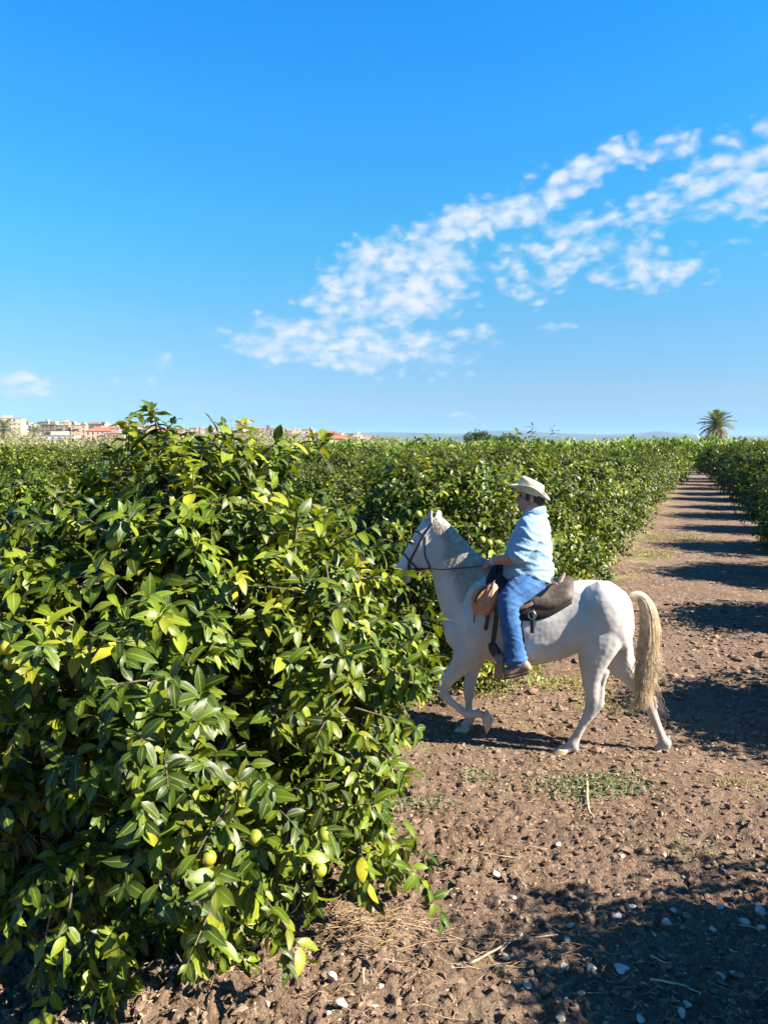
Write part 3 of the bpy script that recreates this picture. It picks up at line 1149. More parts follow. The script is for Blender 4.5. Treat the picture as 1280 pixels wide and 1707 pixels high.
detail_tree(11, NEAR, NPROF, 150, 13, 10, .110, 'large citrus tree filling the left foreground with drooping glossy leaves', extra=ex, ninner=7500, nsingle=300, cell=19, fruits=FR1,
            group='citrus trees of the orchard', flush=.19, droop=.38, sd_=.12, cut=(-.5, 2.52, .6))

# second and third tree of the same row
P2 = rc(8.0, -2.95)
PROF2 = [(.12, .92), (.4, 1.12), (.9, 1.26), (1.4, 1.24), (1.82, 1.08), (2.1, .84), (2.28, .56), (2.38, .2)]
FR2 = [on_plane(*q) for q in [(697, 857, 6.95), (803, 900, 6.9), (709, 1028, 6.85), (738, 1095, 6.75), (815, 905, 6.95), (745, 960, 6.85)]]
detail_tree(23, P2, PROF2, 150, 12, 8, .100, 'citrus tree right behind the horse head and rider, second in its row', ninner=5000, nsingle=260, cell=11, T=T1, fruits=FR2, group='citrus trees of the orchard', flush=.12)
P3 = rc(12.1, -2.9)
a = on_plane(884, 760, P3[1])
ex3 = [[a.x - P3[0] + dx_, dy_, z_, sx_, 0, 1, l_, f_] for dx_, dy_, z_, sx_, l_, f_ in ((0, 0, 2.15, .02, .34, 0), (0, .02, 2.36, .03, .34, 0), (.01, 0, 2.55, .02, .3, 0), (.015, 0, 2.72, .02, .24, 0), (.07, .1, 2.2, .2, .3, 0), (-.05, .05, 2.15, -.15, .28, 0), (.02, -.02, 2.45, .1, .25, 0))]
detail_tree(31, P3, PROF2, 140, 12, 8, .100, 'citrus tree with one tall upright shoot, just right of the rider hat', extra=ex3, ninner=4500, nsingle=0, T=T1, group='citrus trees of the orchard')

# ------------------------------------------------------------------ orchard rows
def shared_tree(seed, prof, nclump, shoots, leaves, leaf_len, ninner, T, far):
    B, D, N, L, C, sp, sd, sl = crown_data(seed, prof, nclump, shoots, leaves, leaf_len, .08, flush=.16, clump_sd=.125)
    Bi, Di, Ni, Li, Ci = inner_leaves(seed + 1, prof, ninner, leaf_len)
    me = make_foliage_mesh('crown', [(T, B, D, N, L, L * (1.0 if not far else 1.15), C), (T2, Bi, Di, Ni, Li * 1.2, Li * 1.4, Ci)], M_LEAF_FAR)
    tr, lim = branches(seed + 2, prof, nmax=14 if not far else 5)
    V, F = lim.arrays()
    tr.add(V, *F)
    V, F = tr.arrays()
    return me, mesh_np('trunk', V, F, M_BARK)


MID = [shared_tree(41 + i, [(z * (1.0 - .035 * i), r_ * (1 + .05 * ((i % 3) - 1))) for z, r_ in PROF2], 125, 11, 7, .108, 6000, T2b, False) for i in range(4)]
FAR = [shared_tree(61 + i, [(z * (.97 - .03 * i), r_) for z, r_ in PROF2], 120, 4, 5, .19, 900, T2, True) for i in range(3)]


def orchard_tree(k, s, lat, label, far, rz, sc):
    x, y = rc(s, lat)
    root = empty('citrus_tree', (x, y, hz(x, y) - .02), label, 'tree', 'citrus trees of the orchard', rz)
    root.scale = (sc[0], sc[0], sc[1])
    crown, trunk = (FAR if far else MID)[k % (3 if far else 4)]
    tag(link('crown', crown, root), kind='stuff' if not far else None)
    link('trunk', trunk, root)
    return root


ORD = ['first', 'second', 'third', 'fourth', 'fifth', 'sixth', 'seventh', 'eighth', 'ninth', 'tenth', 'eleventh', 'twelfth', 'thirteenth', 'fourteenth', 'fifteenth', 'sixteenth', 'seventeenth', 'eighteenth']
slots = []
PITCHR = 5.8
for ri in range(-14, 6):
    lat0 = -2.85 + PITCHR * ri
    for si in range(-3, 44):
        s = 4.1 + 4.1 * si if ri >= 1 else 3.36 + 4.1 * si
        lat0 = -2.85 + PITCHR * ri - (.2 + .036 * max(0, s - 18) if ri == 1 else 0)
        if s > 61:
            lat0 += 2.9 if ri != 1 else 4.4
        if ri == 0 and si < 3:
            continue
        x, y = rc(s, lat0)
        d = math.hypot(x, y)
        if d > 150 or y < 1.5 or y > 73:
            continue
        inview = abs(x) < .53 * y + 2.2
        shade = (ri == 1 and -1 <= si <= 7)
        if not (inview or shade):
            continue
        if ri > 1 and not inview:
            continue
        slots.append((d, ri, si, s, lat0))
slots.sort()
print('orchard slots', len(slots))
far_lump = []
rr_ = np.random.default_rng(9)
rank = {}
for q, (d, ri, si, s, lat0) in enumerate(slots):
    s2 = s + rr_.normal(0, .12)
    lat = lat0 + rr_.normal(0, .08)
    sc = (rr_.uniform(.80, 1.0), rr_.uniform(.82, 1.0) - (.02 if s > 28 else 0))
    if ri == 1:
        sc = (rr_.uniform(1.0, 1.1), rr_.uniform(1.0, 1.06)) if si > 2 else (.92, .95)
    if q >= 296:
        far_lump.append((s2, lat, sc, q))
        continue
    rank[ri] = rank.get(ri, 0) + 1
    kth = rank[ri]
    if ri == 0:
        nth = kth + 3
        lab = ('citrus tree %s along the row behind the rider, counted from the camera' % ORD[nth - 1]) if nth <= 10 else 'distant citrus tree far up the long row behind the rider'
    elif ri == 1:
        lab = ('shaded citrus tree %s along the row on the right of the track' % ORD[kth - 1]) if kth <= 12 else 'distant dark citrus tree far up the row on the right of the track'
    elif ri > 1:
        lab = 'citrus tree in the rows beyond the shaded right hand row'
    elif ri == -1:
        lab = ('citrus tree %s in the row just beyond the big foreground tree' % ORD[kth - 1]) if kth <= 6 else 'citrus tree farther along the row just beyond the foreground row'
    elif ri == -2:
        lab = 'citrus tree in the third row from the track toward the town'
    else:
        lab = 'distant citrus tree in the far left rows near the town'
    orchard_tree(q, s2, lat, lab, d > 42, rr_.uniform(0, 6.28), sc)
# the rest of the orchard reads as one mass
if far_lump:
    rv = np.random.default_rng(15)
    Bs, Ds, Ns, Ls, Cs = [], [], [], [], []
    for (s, lat, sc, q) in far_lump:
        x, y = rc(s, lat)
        n = 260
        z = rv.uniform(.2, 1, n) ** .7 * 2.6 * sc[1]
        a = rv.uniform(0, 6.28, n)
        q_ = np.interp(z, [p[0] for p in PROF2], [p[1] for p in PROF2]) * rv.uniform(.7, 1.05, n)
        Bs.append(np.stack([x + q_ * np.cos(a), y + q_ * np.sin(a), z], -1))
        Ds.append(rv.normal(0, .6, (n, 3)) + np.stack([np.cos(a), np.sin(a), .3 * np.ones(n)], -1))
        Ns.append(rv.normal(0, .5, (n, 3)) + [0, 0, 1])
        Ls.append(rv.uniform(.3, .48, n))
        Cs.append(PAL[rv.choice([1, 2, 3, 4], n)] * 1.1)
    Ls = np.concatenate(Ls)
    me = make_foliage_mesh('far_orchard', [(T2, np.concatenate(Bs), np.concatenate(Ds), np.concatenate(Ns), Ls, Ls, np.concatenate(Cs))], M_LEAF_FAR)
    tag(link('far_orchard', me), 'mass of distant citrus foliage at the far end of the orchard', 'foliage', kind='stuff')

# ------------------------------------------------------------------ weeds
def weed_patch(name, label, cx, cy, rx, ry, n, size, cols, seed, tall=.05):
    r = np.random.default_rng(seed)
    q = np.sqrt(r.random(n)) * (1 + .25 * r.normal(size=n)).clip(.2, 1.5)
    a = r.uniform(0, 6.28, n)
    x = cx + rx * q * np.cos(a)
    y = cy + ry * q * np.sin(a)
    z = height(x, y) + tall * r.random(n) ** 2
    B = np.stack([x, y, z], -1)
    D = r.normal(0, .7, (n, 3)) + [0, 0, .5]
    N = r.normal(0, .6, (n, 3)) + [0, 0, 1]
    L = size * r.uniform(.5, 1.4, n)
    C = np.array(cols)[r.integers(0, len(cols), n)] * r.uniform(.75, 1.25, n)[:, None]
    me = make_foliage_mesh(name, [(T2b, B, D, N, L, L * .8, C)], M_WEED)
    o = link(name, me)
    tag(o, label, 'weeds', kind='stuff')


GG = [(.16, .20, .10), (.22, .26, .15), (.12, .17, .07)]
YG = [(.20, .22, .05), (.28, .28, .08), (.12, .19, .03), (.34, .30, .13)]
for (px, py, rx, ry, n, sz, cc, tl, lab) in [
        (990, 1312, .46, .22, 1500, .026, GG, .05, 'grey green low weeds around the upright stick in the track'),
        (700, 1345, .26, .14, 500, .024, GG, .04, 'sparse grey green weeds by the right side of the big tree'),
        (800, 1300, .2, .14, 260, .024, GG, .04, 'thin weeds in the soil between big tree and horse hind leg'),
        (1150, 1420, .25, .14, 150, .024, GG, .03, 'small flat weeds in the sunlit soil at the right'),
        (1240, 1308, .25, .08, 200, .026, YG, .03, 'yellowish low weeds at the right edge behind the shadow'),
        (545, 1440, .26, .2, 900, .026, YG, .22, 'pale feathery weed clump under the right side of the big tree'),
        (810, 1150, .38, .3, 1500, .034, YG, .26, 'bright green weeds under the horse belly'),
        (940, 1140, .5, .25, 900, .032, YG, .05, 'dry yellowish grass behind the stirrup'),
        (1010, 1175, .4, .3, 400, .03, YG, .04, 'dry grass behind the horse hind legs'),
        (120, 1650, .3, .15, 260, .024, GG, .05, 'tiny weeds in the shadow of the big tree'),
        (1115, 900, 1.0, .9, 900, .05, YG, .10, 'yellow green grass at the foot of the row right of the rider'),
        (1085, 925, .6, .6, 500, .05, YG, .08, 'short grass beside the track behind the rump')]:
    p = G(px, py)
    weed_patch('weeds', lab, p.x, p.y, rx, ry, n, sz, cc, int(px), tl)

# ------------------------------------------------------------------ horse and rider: shared frame
HA = R(15)
HEAD = np.array([-math.cos(HA), math.sin(HA), 0.0])      # where the horse is heading
LAT = np.array([-math.sin(HA), -math.cos(HA), 0.0])      # its left side, towards the photographer
UPV = np.array([0, 0, 1.0])
HO = np.array([1.08, 6.33, 0.0])
HO[2] = hz(HO[0], HO[1])


def W(px, py, l=0.0):
    """point of the vertical plane lying l metres left of the horse's middle plane"""
    d = np.array(cam_ray(px, py))
    c = np.array([0, 0, CAMZ])
    t = (l - np.dot(c - HO, LAT)) / np.dot(d, LAT)
    return c + d * t


def Z1(x, y, l=0.0):
    return W(640 + x / 2.56, 770 + y / 2.56, l)


def Z2(x, y, l=0.0):
    return W(650 + x / 6.4, 840 + y / 6.4, l)


def Z3(x, y, l=0.0):
    return W(770 + x / 6.4, 930 + y / 6.4, l)


def Z4(x, y, l=0.0):
    return W(700 + x / 6.4, 1060 + y / 6.4, l)


def Z5(x, y, l=0.0):
    return W(900 + x / 5.174, 950 + y / 5.174, l)


def mirror(P):
    P = np.asarray(P, float)
    l = (P - HO) @ LAT
    return P - 2 * l[..., None] * LAT


class Loft:
    """stations (top point, bottom point, half width, lateral shift, power)"""
    def __init__(self, st, n=5):
        rows = [np.concatenate([T, B, [w_, p_]]) for (T, B, w_, p_) in st]
        self.S = spline(rows, n)
        self.m = len(self.S)

    def ev(self, t, phi, off=0.0):
        """t in 0..1 along, phi from the top over the left side"""
        x = t * (self.m - 1)
        i = min(int(x), self.m - 2)
        s = self.S[i] * (1 - (x - i)) + self.S[i + 1] * (x - i)
        T, B, w_, p_ = s[:3], s[3:6], s[6], s[7]
        c = (T + B) / 2
        a = (T - B) / 2
        cs, sn = math.cos(phi), math.sin(phi)
        la = np.linalg.norm(a)
        return c + a * (abs(cs) ** p_ * np.sign(cs)) * (1 + off / la) + LAT * (w_ + off) * (abs(sn) ** p_ * np.sign(sn))

    def rings(self, k=28):
        ph = np.linspace(0, 2 * np.pi, k, endpoint=False)
        return [[self.ev(i / (self.m - 1), q) for q in ph] for i in range(self.m)]


def limb(g, st, k=16):
    """st: list of (centre xyz, fore-aft radius, lateral radius)"""
    rows = np.array([[*c, a, b] for c, a, b in st], float)
    S = spline(rows, 4)
    P = S[:, :3]
    t = np.gradient(P, axis=0)
    t /= np.linalg.norm(t, axis=1)[:, None]
    ph = np.linspace(0, 2 * np.pi, k, endpoint=False)
    rs = []
    for i in range(len(P)):
        la = LAT - t[i] * np.dot(LAT, t[i])
        la /= np.linalg.norm(la)
        f = np.cross(t[i], la)
        rs.append([P[i] + f * S[i, 3] * math.cos(q) + la * S[i, 4] * math.sin(q) for q in ph])
    g.rings(rs)


# --- body
torso = Loft([
    (Z1(1052, 580), Z1(1068, 680), .07, 1.0), (Z1(1030, 556), Z1(1062, 735), .17, .95), (Z1(990, 534), Z1(1030, 790), .25, .9),
    (Z1(930, 513), Z1(940, 800), .285, .88), (Z1(860, 506), Z1(850, 800), .285, .86), (Z1(790, 516), Z1(785, 826), .29, .86),
    (Z1(715, 528), Z1(712, 848), .31, .86), (Z1(630, 524), Z1(632, 860), .32, .86), (Z1(550, 505), Z1(550, 862), .30, .86),
    (Z1(485, 475), Z1(480, 850), .265, .88), (Z1(425, 462), Z1(415, 838), .235, .9), (Z1(365, 490), Z1(345, 812), .19, .92),
    (Z1(310, 570), Z1(292, 775), .13, 1.0)], 5)
neck = Loft([
    (Z1(480, 450), Z1(330, 800), .15, .95), (Z1(430, 428), Z1(264, 735), .135, .95), (Z1(375, 382), Z1(243, 640), .105, .95), (Z1(325, 328), Z1(222, 560), .088, .95),
    (Z1(283, 284), Z1(207, 495), .076, .95), (Z1(250, 254), Z1(196, 450), .07, .95), (Z1(222, 240), Z1(176, 400), .066, 1.0)], 5)
head = Loft([
    (Z1(238, 250), Z1(214, 360), .05, 1.0), (Z1(205, 236), Z1(208, 430), .07, .9), (Z1(170, 248), Z1(198, 458), .088, .85), (Z1(148, 272), Z1(182, 466), .098, .82),
    (Z1(126, 312), Z1(160, 470), .088, .85), (Z1(104, 352), Z1(138, 476), .070, .9), (Z1(84, 388), Z1(120, 488), .058, .92), (Z1(66, 420), Z1(108, 500), .052, .95),
    (Z1(52, 448), Z1(98, 514), .052, .95), (Z1(46, 474), Z1(82, 520), .045, 1.0), (Z1(52, 496), Z1(68, 515), .03, 1.0)], 4)
hg = Geo()
for lf in (torso, neck, head):
    hg.rings(lf.rings())
# shoulders, haunches and chest
for sg in (1, -1):
    hg.ell(Z1(400, 690, sg * .13), [(Z1(455, 520) - Z1(385, 800)) * .5, (Z1(330, 650) - Z1(470, 700)) * .5, LAT * .13])
    hg.ell(Z1(940, 640, sg * .15), [(Z1(1060, 640) - Z1(840, 620)) * .5, (Z1(930, 510) - Z1(930, 800)) * .46, LAT * .155])
    hg.ell(Z1(320, 740, sg * .09), [(Z1(262, 720) - Z1(390, 760)) * .5, UPV * .16, LAT * .09])
    # cheek, eye socket, nostril rim
    hg.ell(Z1(172, 410, sg * .058), [HEAD * .08, UPV * .10, LAT * .035])
    hg.ell(Z2(232, 405, sg * .078), [HEAD * .035, UPV * .022, LAT * .022])
    hg.ell(Z1(62, 462, sg * .036), [HEAD * .022, UPV * .03, LAT * .018])
    hg.tube(np.array([Z1(150, 330, sg * .085), Z1(110, 400, sg * .062), Z1(84, 440, sg * .05)]), [.012, .014, .01], 8)
hg.ell(Z1(98, 505), [HEAD * .035, UPV * .028, LAT * .035])
# near hind leg
limb(hg, [(Z1(925, 640, .16), .22, .12), (Z1(918, 735, .17), .20, .115), (Z1(900, 815, .17), .150, .10), (Z5(450, 850, .165), .105, .075), (Z5(440, 980, .15), .072, .055),
          (Z5(450, 1090, .14), .060, .046), (Z5(455, 1165, .135), .066, .042), (Z5(425, 1235, .13), .050, .036), (Z5(370, 1330, .125), .038, .03), (Z5(315, 1430, .12), .038, .03),
          (Z5(285, 1490, .12), .047, .036), (Z5(255, 1530, .12), .042, .034), (Z5(205, 1550, .12), .045, .038)])
hg.tube(np.array([Z5(560, 860, .155), Z5(535, 990, .145), Z5(528, 1100, .14), Z5(515, 1170, .138), Z5(470, 1225, .13)]), [.04, .022, .024, .03, .028], 10)
# far hind leg
limb(hg, [(Z1(960, 650, -.14), .19, .11), (Z5(640, 650, -.15), .15, .10), (Z5(690, 800, -.15), .13, .085), (Z5(790, 930, -.14), .085, .062), (Z5(865, 1050, -.13), .062, .048),
          (Z5(925, 1140, -.12), .060, .042), (Z5(965, 1230, -.12), .045, .034), (Z5(1005, 1330, -.12), .036, .029), (Z5(1045, 1430, -.12), .038, .03), (Z5(1065, 1490, -.12), .044, .034),
          (Z5(1040, 1530, -.12), .038, .032), (Z5(1000, 1560, -.12), .040, .034)])
hg.tube(np.array([Z5(800, 800, -.14), Z5(860, 910, -.13), Z5(930, 1040, -.125), Z5(985, 1120, -.12), Z5(995, 1190, -.12)]), [.04, .024, .024, .028, .022], 10)
# near fore leg, lifted
limb(hg, [(Z1(410, 740, .13), .16, .09), (Z4(500, 200, .14), .125, .085), (Z4(430, 320, .14), .090, .07), (Z4(330, 430, .14), .064, .052), (Z4(245, 535, .135), .056, .046),
          (Z4(245, 610, .135), .052, .045), (Z4(310, 680, .13), .036, .031), (Z4(400, 760, .125), .032, .028), (Z4(490, 825, .12), .038, .033), (Z4(560, 835, .12), .040, .034),
          (Z4(630, 830, .12), .034, .031), (Z4(680, 850, .12), .037, .034)])
# far fore leg, standing
limb(hg, [(Z1(415, 740, -.12), .14, .09), (Z4(570, 240, -.12), .105, .08), (Z4(550, 390, -.11), .068, .055), (Z4(525, 540, -.10), .053, .046), (Z4(520, 610, -.10), .050, .044),
          (Z4(518, 700, -.10), .036, .031), (Z4(520, 800, -.09), .034, .029), (Z4(525, 880, -.08), .043, .035), (Z4(500, 930, -.08), .038, .034), (Z4(465, 975, -.08), .042, .037)])
for P_, r_2 in ((Z5(282, 1495, .12), .046), (Z5(300, 1535, .12), .034), (Z5(1085, 1490, -.12), .046), (Z5(1095, 1530, -.12), .026), (Z4(535, 895, -.08), .044), (Z4(520, 828, .12), .040),
                (Z5(528, 1150, .135), .028), (Z5(990, 1140, -.12), .030)):
    hg.ell(P_, [HEAD * r_2, UPV * r_2 * 1.1, LAT * r_2 * .8])
HV, HF, HN = remesh(hg, .011, 5, .5)
# muscle and vein relief
q1 = (HV - HO) @ HEAD
q3 = HV[:, 2]
HV = HV + HN * (.006 * perlin(q1 * 7, q3 * 7, 11) + .0018 * perlin(q1 * 26, q3 * 26, 12))[:, None]


def horse_material():
    m, t, p, o = mat('white_coat')
    g = t.node('ShaderNodeTexCoord').outputs['Object']
    n = t.noise(g, 3.0, 4, .6)
    c = t.mix(t.mapr(n, .3, .7), (.45, .41, .365, 1), (.54, .51, .465, 1))
    # hair streaks
    mp = t.node('ShaderNodeMapping')
    t.l.new(g, mp.inputs[0])
    mp.inputs['Scale'].default_value = (18, 18, 60)
    st = t.noise(mp.outputs[0], 4.0, 5, .7)
    c = t.mix(t.mapr(st, .3, .7, 0, .5), c, t.mix(1.0, c, (.86, .83, .80, 1), 'MULTIPLY'))
    blo = t.mapr(t.noise(g, 5.5, 5, .65), .5, .72, 0, .38)
    c = t.mix(blo, c, (.31, .30, .295, 1))
    stn = t.mapr(t.noise(g, 2.2, 5, .7), .52, .74, 0, .45)
    c = t.mix(stn, c, (.40, .33, .25, 1))
    for (q_, r0_, r1_, k_) in MUZ:
        dv = t.node('ShaderNodeVectorMath', operation='DISTANCE')
        t.l.new(g, dv.inputs[0])
        dv.inputs[1].default_value = q_
        c = t.mix(t.mapr(dv.outputs['Value'], r1_, r0_, 0, k_), c, (.13, .125, .13, 1))
    # flea-bitten grey specks
    vo = t.node('ShaderNodeTexVoronoi', feature='F1')
    vo.inputs['Scale'].default_value = 34
    t.l.new(g, vo.inputs['Vector'])
    vs = t.node('ShaderNodeSeparateColor')
    t.l.new(vo.outputs['Color'], vs.inputs[0])
    sp = t.math('MULTIPLY', t.mapr(vo.outputs['Distance'], .30, .1), t.math('GREATER_THAN', vs.outputs[0], .93))
    c = t.mix(t.math('MULTIPLY', sp, .55), c, (.18, .17, .17, 1))
    # dusty lower legs
    s = t.node('ShaderNodeSeparateXYZ')
    t.l.new(g, s.inputs[0])
    d = t.math('MULTIPLY', t.mapr(s.outputs[2], .62, .1), t.mapr(t.noise(g, 7, 4, .6), .25, .6))
    c = t.mix(t.math('MULTIPLY', d, .5), c, (.33, .25, .18, 1))
    t.put(p.inputs['Base Color'], c)
    p.inputs['Roughness'].default_value = .52
    p.inputs['Specular IOR Level'].default_value = .35
    p.inputs['Sheen Weight'].default_value = .15
    b = t.node('ShaderNodeBump')
    b.inputs['Strength'].default_value = .45
    b.inputs['Distance'].default_value = .006
    t.l.new(t.math('ADD', st, t.math('MULTIPLY', t.noise(g, 11, 4, .6), 1.2)), b.inputs['Height'])
    t.l.new(b.outputs[0], p.inputs['Normal'])
    return m


MUZ = [(tuple(Z1(58, 490) - HO), .05, .15, .75), (tuple(Z2(225, 410, .09) - HO), .015, .06, .6), (tuple(Z4(245, 570, .13) - HO), .03, .12, .35), (tuple(Z5(455, 1170, .13) - HO), .03, .12, .3)]
M_COAT = horse_material()
M_MANE = simple('mane_hair', (.52, .48, .42), .55, .25, 30, .4, 120)
M_TAIL = simple('tail_hair', (.60, .47, .31), .5, .3, 16, .4, 120)
horse = empty('horse', HO, 'white horse walking left between the citrus trees with one foreleg lifted', 'horse')
body = link('body', mesh_np('body', HV - HO, HF, M_COAT), horse)
HBVH = BVHTree.FromPolygons([tuple(v) for v in HV], [tuple(int(q) for q in f) for F_ in HF for f in F_])


def hoof(name, top, toe, l, r, tilt=0.0, fwd=.05):
    """hoof: slanted truncated cone from the coronet centre to the ground centre"""
    top = np.asarray(top, float)
    toe = np.asarray(toe, float)
    ax = toe - top
    n = 14
    r *= 1.14
    g = Geo()
    a = np.linspace(0, 2 * np.pi, n, endpoint=False)
    axn = ax / np.linalg.norm(ax)
    f = HEAD * math.cos(tilt) + UPV * math.sin(tilt)
    rs = []
    for t_, rr2, fo in ((-.15, .8, 0), (0, .95, 0), (.5, 1.1, .008), (.95, 1.25, .016), (1.0, 1.2, .016)):
        c = top + ax * t_ + f * fo
        rs.append([c + f * r * rr2 * 1.12 * math.cos(q) + LAT * r * rr2 * math.sin(q) for q in a])
    g.rings(rs)
    return g.build(name, M_HOOF, horse, HO)


hoof('hoof', Z5(195, 1545, .12), Z5(150, 1592, .12) - UPV * .012, .12, .048, .0)
hoof('hoof', Z5(1000, 1556, -.12), Z5(965, 1592, -.12), -.12, .045, -.35)
hoof('hoof', Z4(460, 985, -.08), Z4(430, 1045, -.08), -.08, .047)
hoof('hoof', Z4(690, 850, .12), Z4(755, 960, .12), .12, .045, -1.1)

# ears, eyes, nostrils
for sg, pts in ((1, [(196, 262), (193, 235), (196, 213), (200, 207)]), (-1, [(226, 258), (229, 235), (233, 215), (232, 206)])):
    l0 = .045 * sg
    P = spline([Z1(pts[0][0], pts[0][1], l0), Z1(pts[1][0], pts[1][1], l0 + .01 * sg), Z1(pts[2][0], pts[2][1], l0 + .006 * sg), Z1(pts[3][0], pts[3][1], l0)], 4)
    wd = np.interp(np.arange(len(P)), [0, 4, 7, 10, len(P) - 1], [.032, .044, .038, .022, .003])
    g = Geo()
    rs = []
    for i in range(len(P)):
        q = np.linspace(0, 2 * np.pi, 16, endpoint=False)
        fdir = HEAD * .75 + LAT * .45 * sg
        fdir /= np.linalg.norm(fdir)
        sdir = np.cross(UPV, fdir)
        ring = []
        for a_ in q:
            fx, sx_ = math.cos(a_), math.sin(a_)
            dep = fx * .55 if fx < 0 else -fx * .25     # hollow front
            ring.append(P[i] + sdir * sx_ * wd[i] + fdir * dep * wd[i])
        rs.append(ring)
    g.rings(rs)
    g.build('ear', M_COAT, horse, HO)
for sg in (1, -1):
    e = Z2(222, 412, sg * .088)
    g = Geo()
    g.ell(e, [HEAD * .019, UPV * .015, LAT * .014], 12, 8)
    g.build('eye', M_EYE, horse, HO)
    g = Geo()
    g.ell(Z1(60, 466, sg * .048), [HEAD * .010, UPV * .017, LAT * .008], 10, 6)
    g.build('nostril', M_EYE, horse, HO)


def strand(g, P, r0, k=3):
    P = spline(P, 3)
    n = len(P)
    g.tube(P, r0 * np.linspace(1, .25, n) ** .6, k, False)


# mane: from the crest down the near side
rm = np.random.default_rng(77)
mg = Geo()
for i in range(1300):
    t0 = rm.uniform(.05, .97)
    ln_ = rm.uniform(.45, 1.0) * (1.15 if t0 < .6 else .8)
    side = 1 if rm.random() < .85 else -1
    ph = [0.0, .5 * ln_, 1.0 * ln_, 1.45 * ln_]
    sweep = rm.normal(-.02, .03)
    P = [neck.ev(np.clip(t0 + sweep * k_, 0, 1), side * ph[k_] + rm.normal(0, .02), .008 + .016 * rm.random() + (.006 if k_ == 1 else 0)) for k_ in range(4)]
    P[3] = P[3] + rm.normal(0, .006, 3)
    strand(mg, P, rm.uniform(.0013, .003))
for i in range(50):
    s_ = Z1(207, 235, rm.normal(0, .02))
    e_ = Z1(170 + rm.normal(0, 8), 262 + rm.normal(0, 8), rm.normal(0, .04))
    strand(mg, [s_, (s_ + e_) / 2 + UPV * .02, e_ + UPV * .008], .0028)
tag(mg.build('mane', M_MANE, horse, HO), kind='stuff')

# tail
tg = Geo()
tail_path = spline([Z1(1045, 572), Z1(1085, 568), Z1(1118, 605), Z1(1134, 690), Z1(1130, 790), Z1(1115, 890), Z1(1104, 980), Z1(1088, 1050)], 4)
tw = np.interp(np.linspace(0, 1, len(tail_path)), [0, .1, .3, .5, .7, .85, 1], [.028, .036, .056, .072, .074, .055, .02])
ctw = tw * np.interp(np.linspace(0, 1, len(tail_path)), [0, .5, .8, 1], [.9, .75, .5, .1])
tg.tube(tail_path, ctw, 12)
for i in range(2000):
    a_ = rm.uniform(0, 6.28)
    rr2 = rm.uniform(.55, 1.05)
    j0 = rm.integers(0, 10)
    j1 = rm.integers(18, len(tail_path))
    js = np.linspace(j0, j1, 6).astype(int)
    wob = rm.normal(0, .003, 3)
    P = []
    for k_, j in enumerate(js):
        o_ = HEAD * math.cos(a_) * 1.0 + LAT * math.sin(a_) * .8
        P.append(tail_path[j] + o_ * tw[j] * rr2 + wob * k_ + rm.normal(0, .0015, 3))
    P[-1] = P[-1] + rm.normal(0, .012, 3) + HEAD * rm.normal(-.01, .03)
    strand(tg, P, rm.uniform(.0009, .0021))
for i in range(60):     # the wisp curling forward behind the hock, and flyaways
    P = [Z1(1118, 900), Z1(1100 + rm.normal(0, 6), 960 + rm.normal(0, 6), -.02), Z1(1080 + rm.normal(0, 8), 1020 + rm.normal(0, 8), -.05), Z1(1052 + rm.normal(0, 12), 1055 + rm.normal(0, 14), -.06)]
    strand(tg, P, .0025)
for i in range(26):
    s_ = rm.uniform(0, 1)
    P = [Z1(1150, 800 + 60 * s_), Z1(1172, 868 + 50 * s_, .02), Z1(1195 + 20 * rm.random(), 900 + 60 * s_, .03)]
    strand(tg, P, .0016)
for i in range(40):
    P = [Z1(1125, 900), Z1(1150 + rm.normal(0, 8), 970), Z1(1170 + rm.normal(0, 10), 1030 + rm.normal(0, 20)), Z1(1185 + rm.normal(0, 12), 1085 + rm.normal(0, 20))]
    strand(tg, P, .0018)
tag(tg.build('tail', M_TAIL, horse, HO), kind='stuff')


# ------------------------------------------------------------------ tack
def hit(px, py, off=.004, fallback=.1):
    d = cam_ray(px, py)
    loc, nor, _, _ = HBVH.ray_cast(CAMP, d)
    if loc is None or (np.array(loc) - HO) @ LAT < -.05:
        return W(px, py, fallback), LAT.copy()
    return np.array(loc) + np.array(nor) * off, np.array(nor)


def z2(x, y):
    return 650 + x / 6.4, 840 + y / 6.4


def z1(x, y):
    return 640 + x / 2.56, 770 + y / 2.56


def strap(g, pts, width, thick=.005, off=.004, fb=.07, both=True):
    P, N = [], []
    dense = spline([(a_, b_) for a_, b_ in pts], 6)
    for a_, b_ in dense:
        h_, n_ = hit(a_, b_, off, fb)
        P.append(h_)
        N.append(n_)
    P, N = np.array(P), np.array(N)
    # soften jumps
    for _ in range(3):
        P[1:-1] = .25 * P[:-2] + .5 * P[1:-1] + .25 * P[2:]
    g.ribbon(P, N, width, thick)
    if both:
        g.ribbon(mirror(P), N - 2 * (N @ LAT)[:, None] * LAT, width, thick)
    return P


def ring_strap(lf, t_, off, width, k=26):
    P = np.array([lf.ev(t_, q, off) for q in np.linspace(0, 2 * np.pi, k)])
    c = P.mean(0)
    g = Geo()
    g.ribbon(P, P - c, width, .005)
    return g


